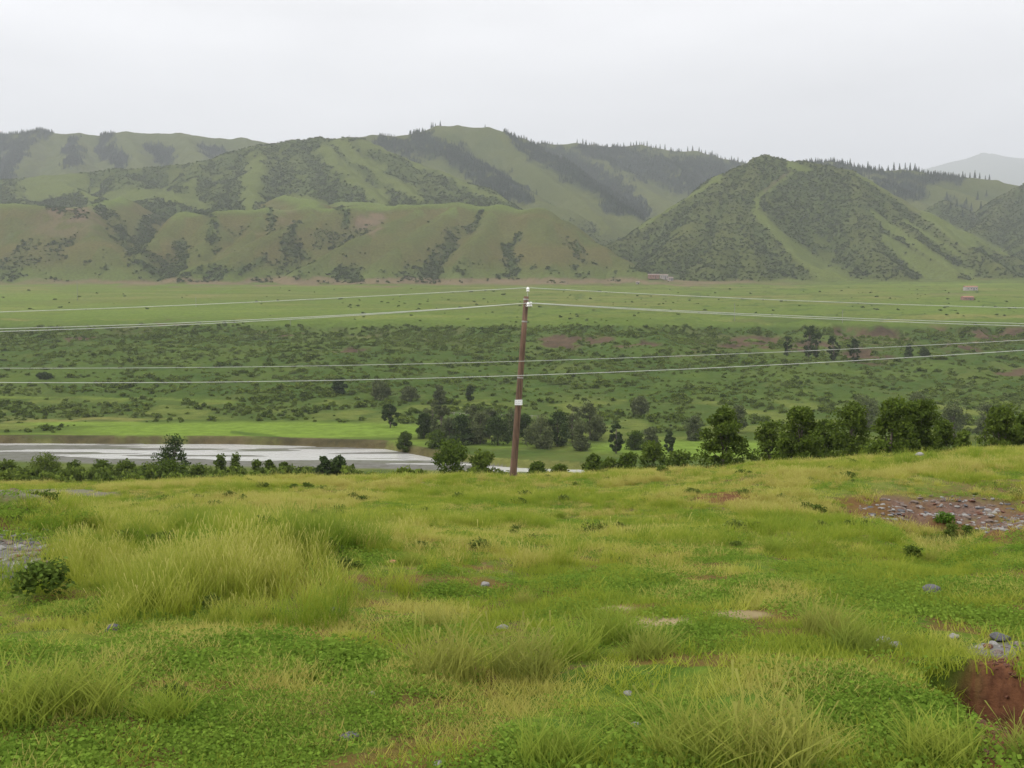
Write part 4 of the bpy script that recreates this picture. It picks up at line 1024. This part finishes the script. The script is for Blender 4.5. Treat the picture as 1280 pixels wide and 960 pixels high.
# single clumps of taller grass
CL = [(560, 850, 1.0, .9, 'pale seeding grass clump in the middle of the near turf, left of its twin'),
 (655, 845, .95, .9, 'pale seeding grass clump in the middle of the near turf, right of its twin'),
 (715, 825, .8, .2, 'fresh green grass clump right of the pale twin clumps'),
 (760, 800, .8, .2, 'green grass clump in front of the sandy patches'),
 (812, 822, .7, .6, 'low wide grass clump below the sandy patches'),
 (542, 788, .55, .9, 'small tan grass clump left of the pale twins'),
 (1030, 792, .75, .9, 'pale tan grass clump left of the two light stones'),
 (1075, 815, .8, .5, 'upright grass clump beside the two light stones'),
 (870, 955, 1.0, .5, 'big grass clump at the bottom, left of its neighbour'),
 (965, 965, 1.0, .8, 'big seeding grass clump at the bottom, near the raw earth pit'),
 (690, 958, .7, .2, 'green clump at the very bottom, near the middle'),
 (30, 900, 1.0, .3, 'bright green grass clump in the bottom left corner'),
 (110, 890, .9, .4, 'yellow-green grass clump second from the bottom left corner'),
 (205, 900, .6, .1, 'dark green small clump near the bottom left'),
 (1175, 955, .7, .3, 'green grass clump left of the raw earth pit'),
 (1300, 950, .6, .7, 'straw-coloured grass clump hanging over the raw earth pit'),
 (965, 690, .5, .2, 'green tussock on the smooth slope left of the gully'),
 (515, 706, .5, .5, 'round grey-green tussock left of the pole, mid field'),
 (490, 660, .55, .5, 'dull tussock on the far part of the field left of the pole'),
 (655, 755, .4, .9, 'tan tussock straight below the pole'),
 (1165, 705, .5, .7, 'dry tussock on the gully lip'),
 (700, 648, .5, .3, 'low tussock right of the pole foot')]
for k, (a, b, s_, tn, lb) in enumerate(CL):
    x, y, z = hit(a, b, 3.5, 40, 400)
    col_h = leafy('clump_blades', (0.12 + .08 * tn, 0.23, .018 + .03 * tn), (0.32 + .08 * tn, 0.38, .04 + .04 * tn), .42, grad=(0.42, 0.36, 0.13))
    g = np.random.RandomState(k + 50)
    me = grass_mesh('grass_clump', col_h, g, 260, .50, .22, .55, .0050, 45 if tn > .5 else 8)
    o = ob('grass_clump', me, None, (x, y, z - .02)); o.scale = (s_ * 1.1,) * 2 + (s_ * (.75 if y < 12 else .9),); o.rotation_euler = (0, 0, k)
    setp(o, lb, 'grass clump', 'taller grass clumps in the near field')
# broad-leaved dark weeds
WE = [(55, 752, .50, 'green leafy weed beside the rubble heap at the left'), (430, 712, .2, 'leafy weed at the right end of the tall grass'),
 (1182, 662, .42, 'round bright leafy weed on the rubble bank'), (1190, 672, .34, 'smaller leafy weed just below the round one on the rubble bank'),
 (1212, 676, .4, 'low weed in the gully under the rubble bank'), (265, 765, .2, 'leafy green weed at the foot of the tall grass'),
 (215, 880, .16, 'small weed in the near turf at the left'), (1140, 700, .25, 'leafy weed growing in the gully mouth'),
 (1008, 640, .3, 'small bush-like weed left of the rubble bank')]
for k, (a, b, s_, lb) in enumerate(WE):
    x, y, z = hit(a, b, 3.5, 40, 400); g = np.random.RandomState(k + 90)
    o = ob('leafy_weed', bush_mesh('leafy_weed', MAT['tussock'] if k != 2 else MAT['herb'], g, 1, 1.25, 18, 900, .085), None, (x, y, z)); o.scale = (s_ * .75, s_ * .75, s_ * .6)
    setp(o, lb, 'weed', 'broad-leaved weeds in the near field')

# ------------------------------------------------------------------ stones
def stone_mesh(name, mat, g, flat=.55):
    import bmesh
    bm = bmesh.new(); bmesh.ops.create_icosphere(bm, subdivisions=3, radius=1)
    pl = [(g.normal(size=3), .62 + .3 * g.rand()) for _ in range(11)]
    pl = [(p / np.linalg.norm(p), d) for p, d in pl]
    for v in bm.verts:
        c = np.array(v.co)
        for n_, d_ in pl:
            q = c @ n_
            if q > d_: c = c - n_ * (q - d_) * .92
        c = c * (1 + .05 * (g.rand() - .5)); v.co = (c[0] * 1.2, c[1], c[2] * flat)
    me = bpy.data.meshes.new(name); bm.to_mesh(me); bm.free(); me.materials.append(mat); return me
ST = [(1103, 804, .10, 'stone', 'pale angular stone, larger of two side by side by the gravel strip'), (1121, 809, .08, 'stone', 'smaller white stone touching the larger pale one'),
 (1191, 798, .08, 'stone', 'rounded grey stone left end of the gravel strip'), (435, 926, .085, 'slate', 'blue-grey stone in the turf at the bottom, left of centre'),
 (795, 909, .05, 'stone', 'small white stone in the turf right of centre'), (464, 871, .05, 'stone', 'light stone above the blue-grey one'),
 (301, 827, .09, 'red', 'flat orange-brown stone in the near turf'), (417, 766, .10, 'slate', 'dark stone right of the tall grass'),
 (140, 789, .12, 'slate', 'dark flat stone below the tall grass at the left'), (628, 786, .08, 'stone', 'greyish flat stone under the pole in mid turf'),
 (607, 733, .09, 'stone', 'pale flat stone in mid field'), (1165, 742, .16, 'slate', 'dark flat stone on the smooth slope at the right'),
 (1250, 800, .12, 'slate', 'dark slab lying on the gravel strip'), (490, 705, .10, 'red', 'reddish stone in mid field left of the pole'),
 (1005, 660, .16, 'stone', 'light stone on the smooth slope near the gully'), (1112, 876, .03, 'stone', 'tiny pale stone by the orange soil'), (550, 958, .05, 'stone', 'whitish stone at the bottom border'),
 (785, 868, .05, 'stone', 'thin tan stone in the turf'), (1150, 570, .35, 'stone', 'light boulder on the grassy crest under the tall trees')]
MAT['brownstone'] = simple('brown_stone', (0.17, 0.13, 0.105), .95, .3, 5, bump=.5)
MAT['clod'] = simple('red_earth', (0.14, 0.055, 0.028), .95, .3, 3, bump=.6)
MAT['red'] = simple('brick_stone', (0.40, 0.17, 0.09), .9, .2, 9, bump=.4)
for k, (a, b, s_, mt, lb) in enumerate(ST):
    s_ *= .62
    x, y, z = hit(a, b, 3.5, 60, 500); g = np.random.RandomState(k + 200)
    o = ob('stone', stone_mesh('stone', MAT[mt], g), None, (x, y, z + s_ * .22)); o.scale = (s_,) * 3; o.rotation_euler = (0, 0, g.rand() * 6)
    setp(o, lb, 'stone', 'single stones lying in the near field')
rubs = [stone_mesh('rubble', MAT[('clod', 'brownstone', 'slate', 'brownstone', 'stone', 'stone')[k]], np.random.RandomState(300 + k), .5) for k in range(6)]
W = np.maximum.reduce([ell(G0['px'], G0['py'], 1180, 638, 95, 16, .4), ell(G0['px'], G0['py'], 1255, 652, 40, 14, .4), 3 * ell(G0['px'], G0['py'], 20, 692, 66, 30, .3), ell(G0['px'], G0['py'], 1262, 810, 44, 8, .4) * 3]) * vis * G0['rw']
i = pick(G0, W, 8500); x, y, z = spots(G0, i, .03); s_ = (.014 + .085 * rng.rand(len(i)) ** 4) * (.4 + y / 40)
scatter('rubble_stones', np.stack([x, y, z], 1), rng.rand(len(i)) * 6.28, np.stack([s_, s_ * .8, s_], 1), rng.rand(len(i)), rubs, rng)

clods = [stone_mesh('clod', MAT['clod'], np.random.RandomState(320 + k), .7) for k in range(4)]
W = ell(G0['px'], G0['py'], 1258, 900, 58, 85, .2) * vis * G0['rw'] * (G0['y'] < 9)
i = pick(G0, W, 260); x, y, z = spots(G0, i, .02); s_ = .005 + .022 * rng.rand(len(i)) ** 2.5
scatter('earth_clods', np.stack([x, y, z], 1), rng.rand(len(i)) * 6.28, np.stack([s_, s_ * .8, s_], 1), rng.rand(len(i)), clods, rng)

# ------------------------------------------------------------------ pole and wires
MAT['pole'] = simple('weathered_pole_timber', (0.150, 0.088, 0.055), .85, .30, 3.0, bump=.4)
_t = MAT['pole'].node_tree
_mp = N(_t, 'ShaderNodeMapping'); _mp.inputs['Scale'].default_value = (9, 9, .35)
_tc = [n for n in _t.nodes if n.type == 'TEX_COORD'][0]; _nz = [n for n in _t.nodes if n.type == 'TEX_NOISE'][0]
_t.links.new(_tc.outputs['Object'], _mp.inputs[0]); _t.links.new(_mp.outputs[0], _nz.inputs['Vector'])
MAT['porcelain'] = simple('white_porcelain', (0.78, 0.78, 0.76), .25, .05, 5)
MAT['steel'] = simple('galvanised_steel', (0.35, 0.34, 0.32), .5, .15, 12, .6)
MAT['plate'] = simple('white_plate', (0.78, 0.78, 0.80), .5, .05, 5)
MAT['ink'] = simple('grey_lettering', (0.22, 0.22, 0.24), .6, .05, 5)
MAT['wire'] = simple('aluminium_wire', (0.40, 0.42, 0.38), .45, .05, 3, .2)
D = 47.0
bx, by, bz_ = (641 - 640) / F * D, D, None
zb = Hs(bx, by); base = Vector((bx, by, zb)); topv = Vector(P(658.5, 362, D)); pl = bpy.data.objects.new('utility_pole', None); C.objects.link(pl); pl.location = base
setp(pl, 'leaning brown utility pole standing at the far edge of the meadow', 'utility pole')
ax = topv - base; Lp = ax.length; axn = ax.normalized(); base_l = Vector((0, 0, 0))
def ap(t_): return base_l + ax * t_
MB().tube([ap(-.08), ap(0), ap(.25), ap(.5), ap(.75), ap(.965)], [.175, .17, .155, .145, .13, .115], 14).build('shaft', MAT['pole'], pl, True)
def tpos(py): # fraction along pole for a picture row
    return (597 - py) / (597 - 362.)
fr = Vector((0, -1, 0)); side = axn.cross(fr).normalized() * -1
if side.x < 0: side = -side
pt = MB(); pt.tube([ap(.93), ap(.93) + side * .05, ap(1.0) + side * .05], [.016, .016, .013], 8); pt.build('top_pin', MAT['steel'], pl, True)
ins_prof = [(.0, -.07), (.05, -.07), (.075, -.05), (.045, -.03), (.04, 0), (.07, .02), (.05, .05), (.035, .06), (.045, .085), (.02, .10)]
ins_at = {}
def insulator(c):
    MB().lathe([(r * 1.35, z * 1.25) for r, z in ins_prof], tuple(c), 14).build('insulator', MAT['porcelain'], pl, True)
insulator(ap(1.0) + side * .05); ins_at['top'] = ap(1.0) + side * .05 + Vector((0, 0, .09))
t2 = tpos(383)
MB().tube([ap(t2) - side * .12 , ap(t2) + side * .02, ap(t2) + side * .24, ap(t2) + side * .24 + Vector((0, 0, .10))], .016, 8).build('side_bracket', MAT['steel'], pl, True)
insulator(ap(t2) + side * .24 + Vector((0, 0, .12))); ins_at['r'] = ap(t2) + side * .24 + Vector((0, 0, .2))
MB().tube([ap(t2) + fr * .1, ap(t2) + fr * .30, ap(t2) + fr * .30 + Vector((0, 0, .08))], .016, 8).build('front_bracket', MAT['steel'], pl, True)
insulator(ap(t2) + fr * .30 + Vector((0, 0, .10)) + side * .12); ins_at['f'] = ap(t2) + fr * .30 + side * .12 + Vector((0, 0, .18))
for q_ in (401, 374, 470):
    tq = tpos(q_); rr = .175 - .05 * tq
    MB().tube([ap(tq) - axn * .035, ap(tq) + axn * .035], rr, 14).build('steel_band', MAT['steel'], pl)
tq = tpos(500.5); pc = ap(tq) + fr * .172
pm = MB(); pm.box((pc.x, pc.y, pc.z), (.36, .02, .25)); plate = pm.build('number_plate', MAT['plate'], pl)
im = MB()
for r_, cols_ in ((.055, 7), (-.045, 9)):      # two illegible rows of stencilled marks
    for c_ in range(cols_):
        if (c_ + int(r_ > 0)) % 4 == 3: continue
        im.box((pc.x - .135 + .27 * c_ / (cols_ - 1), pc.y - .0125, pc.z + r_ - .004), (.016, .003, .030 if c_ % 2 else .022))
im.build('plate_marks', MAT['ink'], pl).parent = plate
pl_w = base
def wire(pts, rad, label, group=None, n=60):
    """catenary-like curve through 3D points (quadratic blend)"""
    pts = [Vector(p) for p in pts]; out = []
    if len(pts) == 3:
        a, m_, b = pts; c = (m_ - a * .25 - b * .25) * 2
        for k in range(n + 1):
            t_ = k / n; out.append(a * (1 - t_) ** 2 + c * 2 * t_ * (1 - t_) + b * t_ * t_)
    else: out = pts
    o = MB().tube(out, rad, 6, False).build('overhead_wire', MAT['wire'], None, True)
    setp(o, label, 'wire', group or 'overhead wires')
WT = [('top', (330, 377), (0, 390), (-320, 396), D + 3, 'topmost thin wire running from the pole top to the left'),
      ('top', (950, 374), (1280, 385), (1600, 388), D + 3, 'topmost thin wire running from the pole top to the right'),
      ('r', (330, 399), (0, 411), (-320, 416), D + 3, 'upper wire of the close pair leaving the pole to the left'),
      ('r', (950, 393), (1280, 404.5), (1600, 408), D + 3, 'upper wire of the close pair leaving the pole to the right'),
      ('f', (330, 401), (0, 414.5), (-320, 420), D + 1.5, 'lower wire of the close pair leaving the pole to the left'),
      ('f', (950, 395), (1280, 407.5), (1600, 412), D + 1.5, 'lower wire of the close pair leaving the pole to the right')]
for key, _m, e, e2, dd, lb in WT:
    a = base + ins_at[key]; q1 = Vector(P(*_m, (D + dd) / 2)); b = Vector(P(*e, dd)); c = Vector(P(*e2, dd + 2))
    # smooth chain a -> q1 -> b -> c
    P4 = [a, q1, b, c]; out = []
    ts = [0, 1, 2, 3]
    for k in range(90):
        t_ = 3 * k / 89; v = Vector((0, 0, 0))
        for i_ in range(4):
            L_ = 1.0
            for j_ in range(4):
                if j_ != i_: L_ *= (t_ - j_) / (i_ - j_)
            v += P4[i_] * L_
        out.append(v)
    wire(out, .0165, lb)
for (y0_, ym, y1_), dd, rd, lb in (((459, 453, 428), 36, .010, 'thin faint wire passing behind the middle of the pole'), ((475.5, 471, 438), 34, .0125, 'brighter lower wire crossing the whole valley below the thin one')):
    a = Vector(P(-250, y0_ - 1, dd)); m_ = Vector(P(600, ym, dd)); b = Vector(P(1500, y1_ - 16, dd)); wire([a, m_, b], rd, lb)

# ------------------------------------------------------------------ far buildings and fence
MAT['clay'] = simple('clay_wall', (0.24, 0.14, 0.10), .9, .12, .8)
MAT['whitewash'] = simple('whitewash', (0.34, 0.31, 0.28), .9, .1, .8)
MAT['roofing'] = simple('dull_roofing', (0.25, 0.19, 0.16), .8, .15, .5)
MAT['rust'] = simple('orange_roof', (0.30, 0.13, 0.08), .8, .15, .5)
MAT['opening'] = simple('dark_opening', (0.04, 0.04, 0.04), .6, .1, 1)
def house(px, py, d0, wpx, hpx, dep, roof, wall, label, ridge_h=1.2):
    x, y, z = hit(px, py, d0, 1800, 300); k = y / F; W_, H_ = wpx * k, hpx * k
    r = bpy.data.objects.new('farm_building', None); C.objects.link(r); r.location = (x, y, z - .3); r.rotation_euler = (0, 0, random.uniform(-.25, .25))
    setp(r, label, 'building', 'small farm buildings at the hill foot')
    MB().box((0, 0, H_ / 2), (W_, dep, H_)).build('wall', MAT[wall], r)
    a, b, e = W_ / 2 + .4, dep / 2 + .4, ridge_h
    v = [(-a, -b, 0), (a, -b, 0), (a, b, 0), (-a, b, 0), (-a, 0, e), (a, 0, e), (-a, -b, -.15), (a, -b, -.15), (a, b, -.15), (-a, b, -.15)]
    rf = MB().add([(p[0], p[1], p[2] + H_ + .16) for p in v], [(0, 1, 5, 4), (2, 3, 4, 5), (0, 4, 3), (1, 2, 5), (9, 8, 7, 6), (0, 6, 7, 1), (1, 7, 8, 2), (2, 8, 9, 3), (3, 9, 6, 0)])
    rf.build('roof', MAT[roof], r)
    MB().box((W_ * .18, -dep / 2 - .02, H_ * .38), (1.1, .1, H_ * .74)).build('door', MAT['opening'], r)
    for q_ in (-.3, -.02, .38): MB().box((W_ * q_, -dep / 2 - .02, H_ * .58), (.9, .1, H_ * .3)).build('window', MAT['opening'], r)
house(1213, 363.5, 1000, 15, 5.0, 8, 'rust', 'whitewash', 'small building with orange roof at the foot of the cone hill, upper right')
house(1209, 375, 900, 13, 3.6, 7, 'rust', 'clay', 'low orange-brown hut below the small orange-roofed building')
house(817, 349, 1100, 14, 5.0, 8, 'roofing', 'clay', 'clay house, left one of the cluster in the valley mouth')
house(830, 349.5, 1100, 10, 5.6, 7, 'roofing', 'whitewash', 'middle pale house of the cluster in the valley mouth')
house(838, 351, 1100, 6, 4.0, 6, 'roofing', 'whitewash', 'tiny white shed right of the clustered houses')
house(797, 355, 1000, 4, 2.4, 4, 'roofing', 'whitewash', 'isolated tiny white hut left of the clustered houses')
# distant poles on the terrace
for k, (a, b, hp) in enumerate([(97, 376, 30), (918, 402, 28), (1053, 404, 20), (363, 408, 14), (245, 384, 16)]):
    x, y, z = hit(a, b, 740, 1400, 300); h = hp * y / F * .8
    r = bpy.data.objects.new('distant_pole', None); C.objects.link(r); r.location = (x, y, z)
    setp(r, 'thin distant pole on the terrace, %s' % ['at the far left', 'above the earth scars right of the utility pole', 'above the tallest rim poplar', 'on the rim left of the utility pole', 'in the bright grass at the left'][k], 'pole', 'distant poles on the terrace')
    MB().tube([(0, 0, -.5), (0, 0, h)], [.22, .15], 8).build('shaft', MAT['stone'], r)
    MB().box((0, 0, h * .93), (1.8, .2, .2)).build('crossarm', MAT['stone'], r)
# rail fence by the grove
r = bpy.data.objects.new('rail_fence', None); C.objects.link(r); x0, y0, z0 = hit(560, 519, 380, 520, 200); r.location = (x0, y0, z0)
setp(r, 'pale low fence of posts and rails at the slope foot above the riverside grove', 'fence')
prev = None
for k in range(16):
    x, y, z = hit(560 + k * 7.5, 519 + k * .28, 380, 520, 160); p = Vector((x, y, z)) - Vector((x0, y0, z0))
    MB().box((p.x, p.y, p.z + .55), (.22, .22, 1.4)).build('post', MAT['whitewash'], r)
    if prev:
        MB().tube([prev + Vector((0, -.13, .95)), p + Vector((0, -.13, .95))], .07, 6).build('rail', MAT['whitewash'], r)
    prev = p
